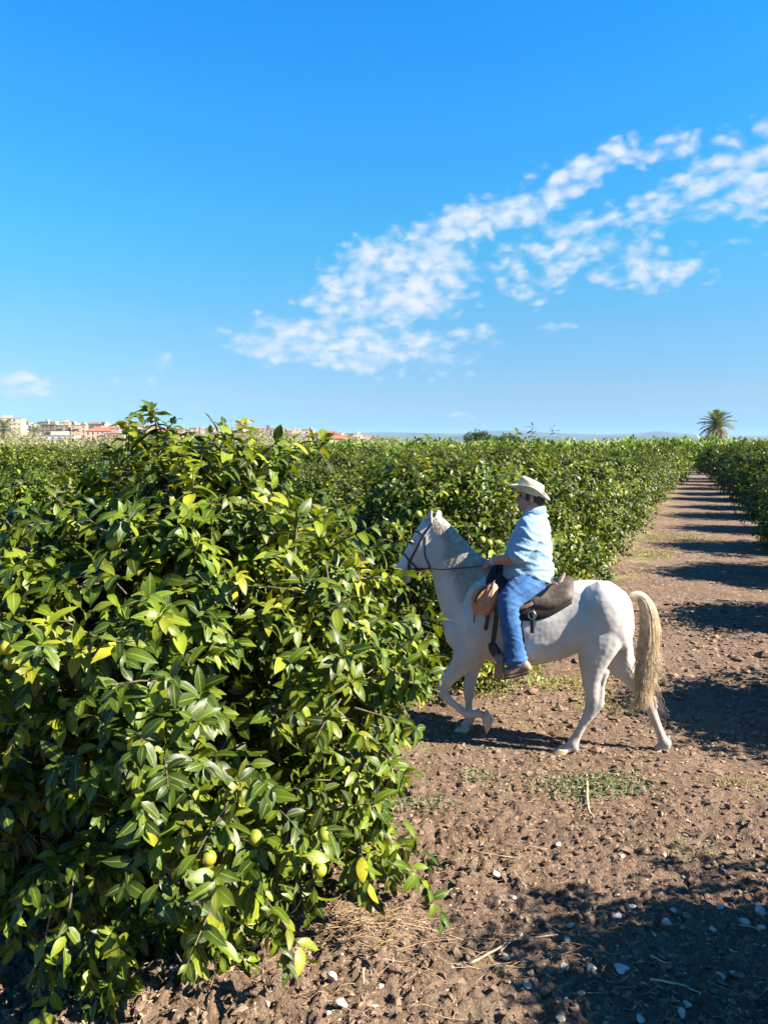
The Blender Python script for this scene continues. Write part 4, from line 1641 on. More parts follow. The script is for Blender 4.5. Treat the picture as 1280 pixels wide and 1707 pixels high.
bridle = empty('bridle', Z1(150, 380), 'dark leather bridle with noseband worn on the white horse head', 'bridle')
bo = np.array(bridle.location)
g = Geo()
strap(g, [z2(450, 205), z2(400, 275), z2(352, 345), z2(300, 440), z2(250, 540), z2(205, 625), z2(198, 690)], .020)
g.build('cheek_strap', M_BRIDLE, bridle, bo)
g = Geo()
strap(g, [z2(375, 350), z2(372, 450), z2(372, 540), z2(398, 610), z2(425, 668)], .014)
g.build('throat_strap', M_BRIDLE, bridle, bo)
g = Geo()
strap(g, [z2(352, 345), z2(310, 305), z2(262, 288)], .018)
g.build('brow_band', M_BRIDLE, bridle, bo)
g = Geo()
strap(g, [z2(140, 520), z2(175, 565), z2(210, 610), z2(260, 655), z2(300, 700)], .020)
g.build('nose_band', M_BRIDLE, bridle, bo)
g = Geo()
strap(g, [z2(205, 625), z2(225, 700), z2(300, 705), z2(400, 685), z2(425, 668)], .016)
g.build('chin_strap', M_BRIDLE, bridle, bo)
for sg in (1, -1):
    g = Geo()
    c = Z2(188, 700, sg * .062)
    q = np.linspace(0, 2 * np.pi, 17)
    g.tube(np.array([c + HEAD * .024 * math.cos(a_) + UPV * .03 * math.sin(a_) for a_ in q]), .004, 6)
    g.build('bit_ring', M_METAL, bridle, bo)

reins = empty('reins', Z1(300, 460, .1), 'thin dark reins running from the bit along the horse neck to the rider hand', 'reins')
ro = np.array(reins.location)
HANDL = Z1(430, 440, .10)
g = Geo()
P = [Z2(188, 705, .065), Z2(300, 690, .095), Z2(440, 692, .12), Z2(560, 700, .135), Z2(700, 688, .145), Z2(860, 675, .14), Z2(975, 662, .12), HANDL]
g.tube(spline(P, 4), .0055, 6)
g.build('rein', M_BRIDLE, reins, ro)
g = Geo()
P = mirror(np.array(P))
P[-1] = HANDL - LAT * .02
g.tube(spline(P, 4), .0055, 6)
g.build('rein', M_BRIDLE, reins, ro)

# saddle
saddle = empty('saddle', Z1(600, 560), 'worn brown leather saddle with padded flap and raised cantle', 'saddle')
so = np.array(saddle.location)


def patch(g, t0, t1, ph0, ph1, off0, off1, nt=14, npn=14, lf=torso, edge=lambda u: 1.0):
    """a thick padded cover lying over the back: outer minus inner surface"""
    us = np.linspace(0, 1, nt)
    outer, inner = [], []
    for u in us:
        e = edge(u)
        phs = np.linspace(ph0 * e, ph1 * e, npn)
        tt = t0 + (t1 - t0) * u
        rim_u = min(1, min(u, 1 - u) * 7 + .15)
        o_, i_ = [], []
        for q in phs:
            rim = min(1, (1 - abs(q) / (max(abs(ph0), abs(ph1)) * e + 1e-6)) * 6 + .15)
            o_.append(lf.ev(tt, q, off0 + (off1 - off0) * min(rim, rim_u)))
            i_.append(lf.ev(tt, q, off0 - .004))
        outer.append(o_)
        inner.append(i_)
    rs = [o_ + i_[::-1] for o_, i_ in zip(outer, inner)]
    g.rings(rs)


M_PAD = simple('saddle_pad', (.012, .011, .011), .9, .4, 20, .5, 120)


def flap_material():
    m, t, p, o = mat('saddle_flap')
    g = t.node('ShaderNodeTexCoord').outputs['Object']
    n = t.noise(g, 9, 5, .65)
    c = t.ramp(n, [(.30, (.022, .012, .009)), (.45, (.055, .030, .021)), (.56, (.075, .058, .036)), (.70, (.125, .098, .068))])
    t.put(p.inputs['Base Color'], c)
    p.inputs['Roughness'].default_value = .62
    b = t.node('ShaderNodeBump')
    b.inputs['Strength'].default_value = .6
    b.inputs['Distance'].default_value = .008
    t.l.new(t.noise(g, 26, 5, .6), b.inputs['Height'])
    t.l.new(b.outputs[0], p.inputs['Normal'])
    return m


M_FLAP = flap_material()
# torso.t: x 790 ~ .417, 715 ~ .5, 630 ~ .583, 550 ~ .667, 485 ~ .75, 425 ~ .83
g = Geo()
patch(g, .40, .80, -1.27, 1.27, .004, .030, 22, 18, edge=lambda u: .80 + .20 * math.sin(u * 3.14) + .1 * u)
g.build('pad', M_PAD, saddle, so)
g = Geo()
patch(g, .395, .60, -1.05, 1.05, .022, .055, 16, 18, edge=lambda u: .86 + .18 * math.sin(u * 2.6))
g.build('rear_flap', M_FLAP, saddle, so)
g = Geo()
patch(g, .54, .76, -1.05, 1.05, .02, .045, 14, 16, edge=lambda u: .9)
g.build('skirt', M_LEATHER_DK, saddle, so)
# strip rolling over the flap
for a_, b_, l_ in ((z1(570, 632), z1(690, 560), .27), (z1(600, 600), z1(740, 520), .27)):
    g = Geo()
    P = [hit(*(np.array(a_) * (1 - u) + np.array(b_) * u + np.array([0, 6 * math.sin(u * 3.14)])), .05, l_) for u in np.linspace(0, 1, 7)]
    g.ribbon(np.array([p_[0] for p_ in P]), np.array([p_[1] for p_ in P]), .035, .012)
    g.build('flap_roll', M_LEATHER_BR, saddle, so)
# seat, cantle, pommel
g = Geo()
rs = []
for u in np.linspace(0, 1, 14):
    tt = .50 + .24 * u
    top = torso.ev(tt, 0, 0)
    hgt = .05 + .05 * (abs(u - .45) * 2) ** 2
    wd = .15 - .03 * u
    q = np.linspace(0, np.pi, 12)
    rs.append([top - UPV * .03 + LAT * wd * math.cos(a_) + UPV * (hgt + .03) * math.sin(a_) ** .8 for a_ in q])
g.rings(rs)
g.build('seat', M_LEATHER_DK, saddle, so)
g = Geo()
rs = []
for u in np.linspace(-1, 1, 17):
    base = Z1(700 + 22 * (1 - u * u), 540, 0) + LAT * u * .19 - UPV * .09 * u * u
    tip = Z1(748 + 22 * (1 - u * u), 474, 0) + LAT * u * .15 - UPV * .09 * u * u
    ax = tip - base
    nn_ = np.cross(ax, LAT)
    nn_ /= np.linalg.norm(nn_)
    rs.append([base + nn_ * .022, base + ax * .5 + nn_ * .024, tip + nn_ * .012, tip + ax * .04, tip - nn_ * .012, base + ax * .5 - nn_ * .018, base - nn_ * .014])
g.rings(rs)
g.build('cantle', M_LEATHER_BR, saddle, so)
g = Geo()
for sg in (1, -1):
    limb(g, [(Z1(478, 440, sg * .02), .035, .03), (Z1(468, 470, sg * .08), .04, .025), (Z1(455, 520, sg * .15), .05, .022), (Z1(450, 590, sg * .21), .055, .018), (Z1(452, 640, sg * .262), .05, .012)], 10)
g.ell(Z1(474, 436), [HEAD * .045, UPV * .03, LAT * .04])
g.build('pommel', M_LEATHER_DK, saddle, so)
# hanging straps
g = Geo()
strap(g, [z1(632, 600), z1(634, 640), z1(634, 690), z1(632, 728)], .035, .006, .03, .33, False)
g.build('billet_strap', M_LEATHER_DK, saddle, so)
g = Geo()
c, n_ = hit(*z1(634, 655), .045, .34)
q = np.linspace(0, 2 * np.pi, 13)
g.tube(np.array([c + HEAD * .030 * math.cos(a_) + UPV * .034 * math.sin(a_) for a_ in q]), .0045, 6)
g.build('buckle', M_METAL, saddle, so)
g = Geo()
strap(g, [z1(570, 640), z1(580, 700), z1(590, 770), z1(588, 840)], .05, .006, .006, .32, False)
g.build('girth', M_LEATHER_DK, saddle, so)
g = Geo()
P_ = [torso.ev(.66, -q, .008) for q in np.linspace(1.1, 2.6, 9)]
g.ribbon(np.array(P_), np.array([torso.ev(.66, -q, .1) - torso.ev(.66, -q, 0) for q in np.linspace(1.1, 2.6, 9)]), .05, .006)
g.build('girth', M_LEATHER_DK, saddle, so)
g = Geo()
strap(g, [z1(452, 600), z1(446, 660), z1(436, 715)], .032, .006, .02, .25, False)
g.build('front_strap', M_LEATHER_DK, saddle, so)
g = Geo()
strap(g, [z1(392, 640), z1(388, 665), z1(387, 684)], .010, .005, .02, .22, False)
g.build('tie_strap', M_LEATHER_DK, saddle, so)


def stirrup(sg):
    gl = Geo()
    gl.ribbon(spline([Z1(500, 560, sg * .30), Z1(482, 640, sg * .335), Z1(472, 720, sg * .345), Z1(462, 790, sg * .35)], 4), np.tile(LAT * sg, (13, 1)), .04, .008)
    gl.build('stirrup_leather', M_LEATHER_DK, saddle, so)
    gc = Geo()
    rs = []
    for u in np.linspace(0, 1, 7):
        c_ = Z1(462 + 20 * u, 775 + 60 * u, sg * .345)
        w_ = .032 + .018 * math.sin(u * 3.14)
        q_ = np.linspace(0, 2 * np.pi, 12, endpoint=False)
        rs.append([c_ + HEAD * w_ * math.cos(a2) + LAT * .03 * math.sin(a2) for a2 in q_])
    gc.rings(rs)
    gc.build('stirrup_hanger', M_LEATHER_DK, saddle, so)
    # wooden bow: a bent plank, open fore and aft
    gw = Geo()
    top, bot = Z1(492, 818, sg * .345), Z1(492, 922, sg * .345)
    hh = (top - bot)[2] / 2
    cc = (top + bot) / 2
    rs = []
    for a2 in np.linspace(0, 2 * np.pi, 29)[:-1]:
        rx, rz = .068, hh
        px_ = math.copysign(abs(math.cos(a2)) ** .6, math.cos(a2))
        pz_ = math.copysign(abs(math.sin(a2)) ** .7, math.sin(a2))
        c_ = cc + LAT * rx * px_ + UPV * rz * pz_
        n2 = LAT * px_ + UPV * pz_
        n2 /= np.linalg.norm(n2)
        wv2 = .034 if pz_ > -.5 else .04
        rs.append([c_ + HEAD * wv2 + n2 * .006, c_ - HEAD * wv2 + n2 * .006, c_ - HEAD * wv2 - n2 * .006, c_ + HEAD * wv2 - n2 * .006])
    rs.append(rs[0])
    gw.rings(rs, False)
    gw.build('stirrup_bow', M_WOOD, saddle, so, False)


stirrup(1)
stirrup(-1)

# saddle bag at the pommel
bag = empty('saddle_bag', Z1(430, 590, .24), 'tan orange leather bag slung at the front of the saddle', 'bag')
bo2 = np.array(bag.location)
g = Geo()
limb(g, [(Z1(478, 522, .235), .02, .02), (Z1(462, 545, .25), .065, .045), (Z1(445, 585, .265), .088, .06), (Z1(428, 625, .27), .075, .055), (Z1(420, 645, .265), .045, .035)], 18)
V_, F_, N_ = remesh(g, .007, 3)
u1 = (V_ - bo2) @ HEAD
V_ = V_ + N_ * (.010 * np.abs(perlin(u1 * 16 + V_[:, 2] * 5, V_[:, 2] * 7, 31)) + .003 * perlin(u1 * 50, V_[:, 2] * 50, 32))[:, None]
link('pouch', mesh_np('pouch', V_ - bo2, F_, M_LEATHER_TAN), bag)
g = Geo()
limb(g, [(Z1(436, 532, .275), .02, .012), (Z1(408, 560, .285), .05, .025), (Z1(396, 605, .285), .05, .028), (Z1(392, 648, .275), .02, .015)], 14)
V_, F_, N_ = remesh(g, .006, 3)
link('side_pocket', mesh_np('side_pocket', V_ - bo2, F_, M_LEATHER_TAN), bag)
g = Geo()
g.tube(spline([Z1(446, 530, .30), Z1(420, 546, .315), Z1(396, 575, .315), Z1(388, 600, .31)], 4), .010, 8)
g.build('flap_edge', M_LEATHER_DK, bag, bo2)
g = Geo()
g.tube(spline([Z1(470, 505, .25), Z1(458, 560, .32), Z1(450, 640, .315)], 4), .006, 6)
g.build('seam', M_LEATHER_BR, bag, bo2)

# ------------------------------------------------------------------ rider
rider = empty('person', Z1(610, 520), 'heavy-set man in pale blue shirt, jeans and cream hat riding the white horse', 'person')
po = np.array(rider.location)
M_SKIN, st_, sp_, so_ = mat('skin')
_g = st_.node('ShaderNodeTexCoord').outputs['Object']
st_.put(sp_.inputs['Base Color'], st_.mix(st_.mapr(st_.noise(_g, 14, 4, .6), .3, .7), (.33, .135, .09, 1), (.42, .20, .14, 1)))
sp_.inputs['Roughness'].default_value = .5
sp_.inputs['Subsurface Weight'].default_value = .08
sp_.inputs['Subsurface Scale'].default_value = .02


def cloth_material(name, c0, c1, fold, weave, dirt=None):
    m, t, p, o = mat(name)
    g = t.node('ShaderNodeTexCoord').outputs['Object']
    n = t.noise(g, 7, 5, .6)
    c = t.mix(t.mapr(n, .3, .7), c0 + (1,), c1 + (1,))
    wv_ = t.noise(g, weave, 2, .6)
    c = t.mix(t.mapr(wv_, .3, .7, 0, .25), c, t.mix(1.0, c, (.75, .78, .82, 1), 'MULTIPLY'))
    t.put(p.inputs['Base Color'], c)
    p.inputs['Roughness'].default_value = .85
    p.inputs['Specular IOR Level'].default_value = .2
    p.inputs['Sheen Weight'].default_value = .1
    b = t.node('ShaderNodeBump')
    b.inputs['Strength'].default_value = fold
    b.inputs['Distance'].default_value = .012
    t.l.new(t.math('ADD', t.noise(g, 16, 4, .6, 1.2), t.math('MULTIPLY', wv_, .08)), b.inputs['Height'])
    t.l.new(b.outputs[0], p.inputs['Normal'])
    return m


M_SHIRT = cloth_material('blue_shirt', (.19, .31, .43), (.25, .37, .47), .6, 300)
M_JEANS = cloth_material('jeans', (.022, .080, .21), (.05, .135, .30), .6, 260)
M_HAT = simple('cream_straw_hat', (.45, .40, .31), .8, .1, 30, .5, 180)
M_SHOE = simple('suede_shoe', (.30, .185, .125), .85, .25, 20, .5, 90)

# skin: head, neck, forearms, hands
bg_ = Geo()
HC = Z1(628, 150)
FW, UPW = HEAD, UPV
FW = FW / np.linalg.norm(FW)


def hp(f, l, u):
    return HC + FW * f + LAT * l + UPW * u


bg_.ell(hp(-.012, 0, .02), [FW * .100, LAT * .078, UPW * .105], 20, 14)
bg_.ell(hp(.030, 0, -.055), [FW * .074, LAT * .066, UPW * .070], 18, 12)
bg_.ell(hp(.070, 0, -.098), [FW * .034, LAT * .034, UPW * .026])
bg_.ell(hp(.052, 0, .045), [FW * .052, LAT * .062, UPW * .045])
bg_.ell(hp(.020, 0, -.11), [FW * .06, LAT * .058, UPW * .035])           # jowl
for sg in (1, -1):
    bg_.ell(hp(.058, sg * .038, -.030), [FW * .040, LAT * .032, UPW * .036])
    bg_.ell(hp(.088, sg * .030, .030), [FW * .016, LAT * .026, UPW * .010])
    bg_.ell(hp(-.008, sg * .078, -.012), [FW * .017, LAT * .010, UPW * .033])
    bg_.ell(hp(.006, sg * .050, -.075), [FW * .045, LAT * .026, UPW * .035])
    bg_.ell(hp(.102, sg * .013, -.035), [FW * .013, LAT * .011, UPW * .010])
limb(bg_, [(hp(.088, 0, .028), .010, .012), (hp(.104, 0, .004), .012, .012), (hp(.120, 0, -.024), .015, .013), (hp(.108, 0, -.038), .012, .012)], 10)
bg_.ell(hp(.098, 0, -.060), [FW * .014, LAT * .027, UPW * .0075])
bg_.ell(hp(.094, 0, -.076), [FW * .015, LAT * .024, UPW * .009])
limb(bg_, [(hp(-.02, 0, -.04), .068, .062), (hp(-.025, 0, -.10), .072, .066), (Z1(645, 222), .078, .072), (Z1(640, 262), .09, .10)], 18)


def hand(g, wrist, dirf, palm_up, sg, grip):
    """palm with four curled fingers and a thumb; dirf: forward of the hand"""
    d = dirf / np.linalg.norm(dirf)
    s = np.cross(palm_up, d)
    s /= np.linalg.norm(s)
    n = np.cross(d, s)
    k = wrist
    rs = []
    for u, w_, h_ in ((0, .028, .022), (.35, .036, .020), (.7, .042, .018), (1.0, .040, .015)):
        c = k + d * .092 * u
        q = np.linspace(0, 2 * np.pi, 14, endpoint=False)
        rs.append([c + s * w_ * math.cos(a_) + n * h_ * math.sin(a_) for a_ in q])
    g.rings(rs)
    for i, (off, ln_) in enumerate(((.031, .070), (.0105, .078), (-.0105, .073), (-.031, .058))):
        a0 = k + d * .082 + s * off
        P = [a0]
        ang = .35
        for seg in (.42, .32, .26):
            ang += grip
            P.append(P[-1] + (d * math.cos(ang) - n * math.sin(ang)) * ln_ * seg)
        g.tube(np.array(P), [.0095, .0088, .008, .0065], 8)
    t0 = k + d * .030 + s * .034 * sg
    P = [k + d * .02 + s * .015 * sg, t0, t0 + d * .030 + s * .012 * sg - n * .012, t0 + d * .052 - s * .002 * sg - n * .026]
    g.tube(np.array(P), [.012, .0125, .0105, .008], 8)


ELL, WRL = Z1(548, 412, .30), Z1(462, 424, .175)
limb(bg_, [(Z1(600, 392, .27), .055, .052), (ELL, .052, .048), (ELL * .5 + WRL * .5, .044, .04), (WRL, .031, .027), (WRL + (WRL - ELL) * .06, .029, .024)], 14)
dl = (WRL - ELL) / np.linalg.norm(WRL - ELL)
hand(bg_, WRL + dl * .01, dl + np.array([0, 0, -.25]), UPV * .75 + LAT * .6, 1, .75)
ELR = Z1(555, 410, -.30)
WRR = Z1(470, 430, -.13)
limb(bg_, [(Z1(600, 392, -.27), .055, .052), (ELR, .052, .048), (ELR * .5 + WRR * .5, .044, .04), (WRR, .031, .027), (WRR + (WRR - ELR) * .06, .029, .024)], 14)
dr = (WRR - ELR) / np.linalg.norm(WRR - ELR)
hand(bg_, WRR + dr * .01, dr + np.array([0, 0, -.2]), UPV * .75 - LAT * .6, -1, .75)
# the body under the clothes, so that it is one figure from head to feet
tors = Loft([(Z1(640, 245) + HEAD * -.06, Z1(640, 245) + HEAD * .06, .12, 1.0), (Z1(688, 275), Z1(565, 275), .19, .9), (Z1(700, 340), Z1(540, 340), .20, .9), (Z1(700, 400), Z1(525, 400), .20, .9),
             (Z1(700, 460), Z1(525, 460), .20, .9), (Z1(690, 510), Z1(540, 510), .19, .9)], 4)
bg_.rings(tors.rings(20))
for sg in (1, -1):
    limb(bg_, [(Z1(628, 268, sg * .19), .06, .06), (Z1(610, 330, sg * .255), .055, .055), (Z1(585, 400, sg * .28), .05, .05)], 12)
    limb(bg_, [(Z1(632, 520, sg * .14), .10, .10), (Z1(565, 570, sg * .25), .085, .08), (Z1(520, 622, sg * .325), .07, .065), (Z1(535, 720, sg * .35), .06, .055), (Z1(560, 820, sg * .345), .045, .045), (Z1(572, 880, sg * .345), .045, .035)], 12)
SV, SF, SN = remesh(bg_, .0055, 3, .4)
link('body', mesh_np('body', SV - po, SF, M_SKIN), rider)

for sg in (1, -1):
    g = Geo()
    g.ell(hp(.086, sg * .031, .012), [FW * .010, LAT * .012, UPW * .0075], 10, 7)
    g.build('eye', M_EYE, rider, po)
    g = Geo()
    g.tube(np.array([hp(.103, sg * .014, .034), hp(.100, sg * .034, .038), hp(.086, sg * .052, .033)]), .0045, 6)
    g.build('eyebrow', M_HAIR, rider, po)
# hair under the hat
g = Geo()
g.ell(hp(-.026, 0, .006), [FW * .094, LAT * .082, UPW * .078], 20, 14)
g.ell(hp(-.062, 0, -.030), [FW * .055, LAT * .066, UPW * .062], 16, 10)
for sg in (1, -1):
    g.ell(hp(.028, sg * .070, .010), [FW * .018, LAT * .012, UPW * .045])
HV2, HF2, HN2 = remesh(g, .006, 2)
HV2 = HV2 + HN2 * (.004 * perlin(HV2[:, 2] * 30, (HV2 @ FW) * 90, 44))[:, None]
link('hair', mesh_np('hair', HV2 - po, HF2, M_HAIR), rider)

# hat
A, B = Z1(530, 100), Z1(710, 158)
hc = (A + B) / 2
hx = (A - B)
hxn = hx / np.linalg.norm(hx)
hzn = np.cross(hxn, -LAT)
hzn = hzn if hzn[2] > 0 else -hzn
RL = np.linalg.norm(hx) / 2
hat = bpy.data.objects.new('hat', None)
g = Geo()
nu, nvr = 48, 9
rs = []
prof_h = [(.50, -.006), (.60, -.004), (.8, .0), (.97, .003), (1.0, .008), (.97, .013), (.8, .010), (.60, .006), (.48, .004)]
for (rr2, dz) in prof_h:
    ring = []
    for a_ in np.linspace(0, 2 * np.pi, nu, endpoint=False):
        x = math.cos(a_) * RL * rr2
        y = math.sin(a_) * .165 * rr2
        curl = .052 * (abs(math.sin(a_)) * rr2) ** 2.6
        dip = -.020 * max(0, math.cos(a_)) ** 2 * rr2 ** 2 * 0 - .03 * (abs(math.cos(a_)) * rr2) ** 2 * (.25 if math.cos(a_) > 0 else .6)
        ring.append(hc + hxn * x + LAT * y + hzn * (dz + curl + dip))
    rs.append(ring)
g.rings(rs, False)
brim = g.build('hat_brim', M_HAT, rider, po)
g = Geo()
rs = []
for (rr2, zz_, pinch) in [(.60, -.01, 0), (.595, .02, 0), (.585, .055, 0), (.575, .082, .1), (.545, .098, .2), (.46, .105, .4), (.28, .098, .8), (.08, .088, 1)]:
    ring = []
    for a_ in np.linspace(0, 2 * np.pi, nu, endpoint=False):
        x = math.cos(a_) * RL * rr2 * 1.02
        y = math.sin(a_) * .165 * rr2 * 1.05 * (1 - .12 * pinch)
        z = zz_ + .012 * math.cos(a_) * (zz_ > .05)
        ring.append(hc + hxn * x + LAT * y + hzn * z)
    rs.append(ring)
g.rings(rs)
g.build('hat_crown', M_HAT, rider, po)
g = Geo()
rs = [[hc + hxn * math.cos(a_) * RL * r2 + LAT * math.sin(a_) * .165 * r2 * 1.04 + hzn * z2_ for a_ in np.linspace(0, 2 * np.pi, nu, endpoint=False)] for r2, z2_ in ((.60, .004), (.615, .006), (.611, .026), (.59, .028))]
g.rings(rs, False)
g.build('hat_band', simple('hat_band', (.55, .47, .33), .8, .1, 40), rider, po)

# shirt
g = Geo()
shirt = Loft([(Z1(690, 232), Z1(600, 225), .10, 1.0), (Z1(700, 262), Z1(567, 262), .19, .9), (Z1(709, 300), Z1(547, 300), .225, .86), (Z1(713, 350), Z1(528, 350), .235, .86), (Z1(713, 400), Z1(513, 400), .24, .86),
              (Z1(716, 450), Z1(506, 450), .242, .86), (Z1(718, 478), Z1(508, 478), .24, .86), (Z1(712, 505), Z1(520, 490), .225, .88)], 5)
g.rings(shirt.rings(32))
limb(g, [(hp(-.022, 0, -.085), .080, .074), (Z1(642, 215), .092, .085), (Z1(645, 240), .12, .12)], 18)
for sg in (1, -1):
    limb(g, [(Z1(640, 258, sg * .15), .085, .075), (Z1(624, 285, sg * .215), .098, .078), (Z1(604, 335, sg * .265), .094, .074), (Z1(578, 385, sg * .29), .084, .07), (Z1(572, 396, sg * .30), .074, .066), (Z1(566, 398, sg * .295), .066, .060)], 20)
V_, F_, N_ = remesh(g, .0085, 4)
lx = (V_ - po) @ LAT
fx = (V_ - po) @ HEAD
vz = V_[:, 2] - po[2]
rdg = 1 - np.abs(perlin(fx * 2.2 + vz * 3.0, vz * 11 - fx * 5, 51)) * 2.6
fold = .012 * np.clip(rdg, 0, 1) ** 3 + .005 * np.clip(1 - 3 * np.abs(perlin(fx * 7 - vz * 5, vz * 15 + lx * 4, 52)), 0, 1)
fold = fold * np.where(vz < .22, 1.5, 1.0)
V_ = V_ + N_ * (fold - .003)[:, None]
link('shirt', mesh_np('shirt', V_ - po, F_, M_SHIRT), rider)
# rolled cuffs, collar, placket
for sg in (1, -1):
    g = Geo()
    c0_, c1_ = Z1(572, 392, sg * .296), Z1(558, 400, sg * .290)
    ax = (c1_ - c0_) / np.linalg.norm(c1_ - c0_)
    e1 = np.cross(ax, LAT)
    e1 /= np.linalg.norm(e1)
    e2 = np.cross(ax, e1)
    rs = []
    for u, r2 in ((-.03, .060), (-.025, .070), (.0, .071), (.025, .070), (.03, .063), (.028, .054)):
        rs.append([c1_ + ax * u + (e1 * math.cos(a_) * 1.05 + e2 * math.sin(a_) * .92) * r2 * (1 + .04 * math.sin(3 * a_ + sg)) for a_ in np.linspace(0, 2 * np.pi, 20, endpoint=False)])
    g.rings(rs)
    g.build('cuff', M_SHIRT, rider, po)
g = Geo()
cc = Z1(640, 213)
rs = []
for (r2, z2_) in ((.085, -.03), (.084, .010), (.088, .022), (.096, .016), (.106, -.022), (.098, -.028)):
    rs.append([cc + HEAD * math.cos(a_) * r2 * 1.0 + LAT * math.sin(a_) * r2 * .93 + UPV * (z2_ - .030 * math.cos(a_)) for a_ in np.linspace(.30, 2 * np.pi - .30, 26)])
rs = np.array(rs)
g.rings(rs.transpose(1, 0, 2))
g.build('collar', M_SHIRT, rider, po)
# wrist watch
g = Geo()
e1 = np.cross(dl, UPV)
e1 /= np.linalg.norm(e1)
e2 = np.cross(dl, e1)
wc = WRL - dl * .012
g.rings([[wc + dl * u + (e1 * math.cos(a_) + e2 * math.sin(a_)) * r2 for a_ in np.linspace(0, 2 * np.pi, 18, endpoint=False)] for u, r2 in ((-.011, .031), (-.009, .036), (.009, .036), (.011, .031))])
g.build('wrist_band', simple('wrist_band', (.42, .38, .62), .5, .1, 20), rider, po)

# jeans
g = Geo()
pel = Loft([(Z1(706, 470), Z1(520, 462), .20, .9), (Z1(706, 500), Z1(515, 495), .225, .86), (Z1(690, 530), Z1(535, 530), .22, .86), (Z1(660, 560), Z1(560, 560), .16, .9)], 4)
g.rings(pel.rings(24))
for sg in (1, -1):
    limb(g, [(Z1(645, 515, sg * .11), .140, .12), (Z1(600, 535, sg * .20), .120, .112), (Z1(555, 570, sg * .285), .104, .092), (Z1(530, 612, sg * .335), .092, .084), (Z1(533, 665, sg * .35), .081, .075), (Z1(546, 735, sg * .35), .080, .072),
             (Z1(556, 800, sg * .35), .080, .068), (Z1(564, 862, sg * .345), .086, .066)], 22)
V_, F_, N_ = remesh(g, .009, 4)
lx = (V_ - po) @ LAT
fx = (V_ - po) @ HEAD
vz = V_[:, 2] - po[2]
rdg = 1 - np.abs(perlin(fx * 3 + vz * 1.5, vz * 12 + fx * 8, 61)) * 2.6
fold = .012 * np.clip(rdg, 0, 1) ** 3 + .005 * np.clip(1 - 3 * np.abs(perlin(fx * 8, vz * 16 - fx * 6, 62)), 0, 1)
lower = np.clip((-vz - .45) / .25, 0, 1)
fold = fold * (1 + .9 * lower) + .005 * lower * np.sin(vz * 110 + fx * 14)
V_ = V_ + N_ * (fold - .003)[:, None]
link('jeans', mesh_np('jeans', V_ - po, F_, M_JEANS), rider)
g = Geo()
g.ribbon(np.array([shirt.ev(.965, q, .004) for q in np.linspace(0, 2 * np.pi, 30)]), np.array([shirt.ev(.965, q, .1) - shirt.ev(.965, q, 0) for q in np.linspace(0, 2 * np.pi, 30)]), .035, .006)
# shoes
for sg in (1, -1):
    l_ = sg * .345
    up_ = Loft([(Z3(418, 1205, l_), Z3(424, 1255, l_), .026, .9), (Z3(445, 1180, l_), Z3(448, 1262, l_), .043, .85), (Z3(500, 1155, l_), Z3(505, 1256, l_), .050, .85), (Z3(560, 1120, l_), Z3(560, 1246, l_), .044, .85),
                (Z3(610, 1085, l_), Z3(618, 1234, l_), .040, .85), (Z3(668, 1075, l_), Z3(672, 1218, l_), .040, .85), (Z3(715, 1120, l_), Z3(712, 1205, l_), .036, .85), (Z3(738, 1160, l_), Z3(735, 1195, l_), .020, .9)], 4)
    for s_ in ():
        pass
    S_ = up_.S.copy()
    g = Geo()
    ph_ = np.linspace(0, 2 * np.pi, 22, endpoint=False)
    rs = []
    for i in range(up_.m):
        T_, B_, w_, p_ = S_[i, :3], S_[i, 3:6], S_[i, 6], S_[i, 7]
        c_, a2 = (T_ + B_) / 2, (T_ - B_) / 2
        rs.append([c_ + a2 * math.copysign(abs(math.cos(q)) ** p_, math.cos(q)) + LAT * w_ * math.copysign(abs(math.sin(q)) ** p_, math.sin(q)) for q in ph_])
    g.rings(rs)
    shoe = g.build('shoe', M_SHOE, rider, po)
    g = Geo()
    rs = []
    for i in range(0, up_.m):
        B_, w_ = S_[i, 3:6], S_[i, 6] * 1.10
        th = .018
        rs.append([B_ + LAT * w_ + UPV * .012, B_ - LAT * w_ + UPV * .012, B_ - LAT * w_ - UPV * (th - .006), B_ + LAT * w_ - UPV * (th - .006)])
    g.rings(rs)
    g.build('sole', M_SOLE, shoe, po)

# ------------------------------------------------------------------ town on the hill
SKY = [(-60, 693), (0, 699), (60, 705), (130, 708), (200, 711), (260, 714), (320, 716), (400, 717), (480, 717), (540, 720), (600, 728), (660, 736)]


def skyline(px):
    return float(np.interp(px, [a_ for a_, _ in SKY], [b_ for _, b_ in SKY]))


def hill_z(X, Y):
    """town hill: its crest is seen a little below the roofs"""
    px = 640 + FPX * X / Y
    top = (735 - np.interp(px, [a_ for a_, _ in SKY], [b_ for _, b_ in SKY]) - 9) / FPX * 900 + CAMZ
    top = np.maximum(top, 0)
    u = np.clip((Y - 380) / 520, 0, 1)
    back = np.clip((1900 - Y) / 700, 0, 1)
    edge = np.clip((680 - px) / 60, 0, 1)
    return top * (u * u * (3 - 2 * u)) * back * edge + .8 * perlin(X / 70, Y / 70, 71) * u


hy = np.concatenate([np.linspace(380, 1000, 60), np.linspace(1020, 1900, 30)])
hxs = np.linspace(-.70, .06, 110)
HX = hxs[None, :] * hy[:, None]
HY = np.broadcast_to(hy[:, None], HX.shape)
HZ = hill_z(HX, HY) - .3
ni, nj = HX.shape
ii = np.arange(ni * nj).reshape(ni, nj)
Fq = np.stack([ii[:-1, :-1], ii[:-1, 1:], ii[1:, 1:], ii[1:, :-1]], -1).reshape(-1, 4)
M_HILL = simple('dry_hill_ground', (.26, .23, .13), .95, .35, .02, det=8)
tag(link('town_hill', mesh_np('town_hill', np.stack([HX, HY, HZ], -1).reshape(-1, 3), Fq, M_HILL)), kind='structure')

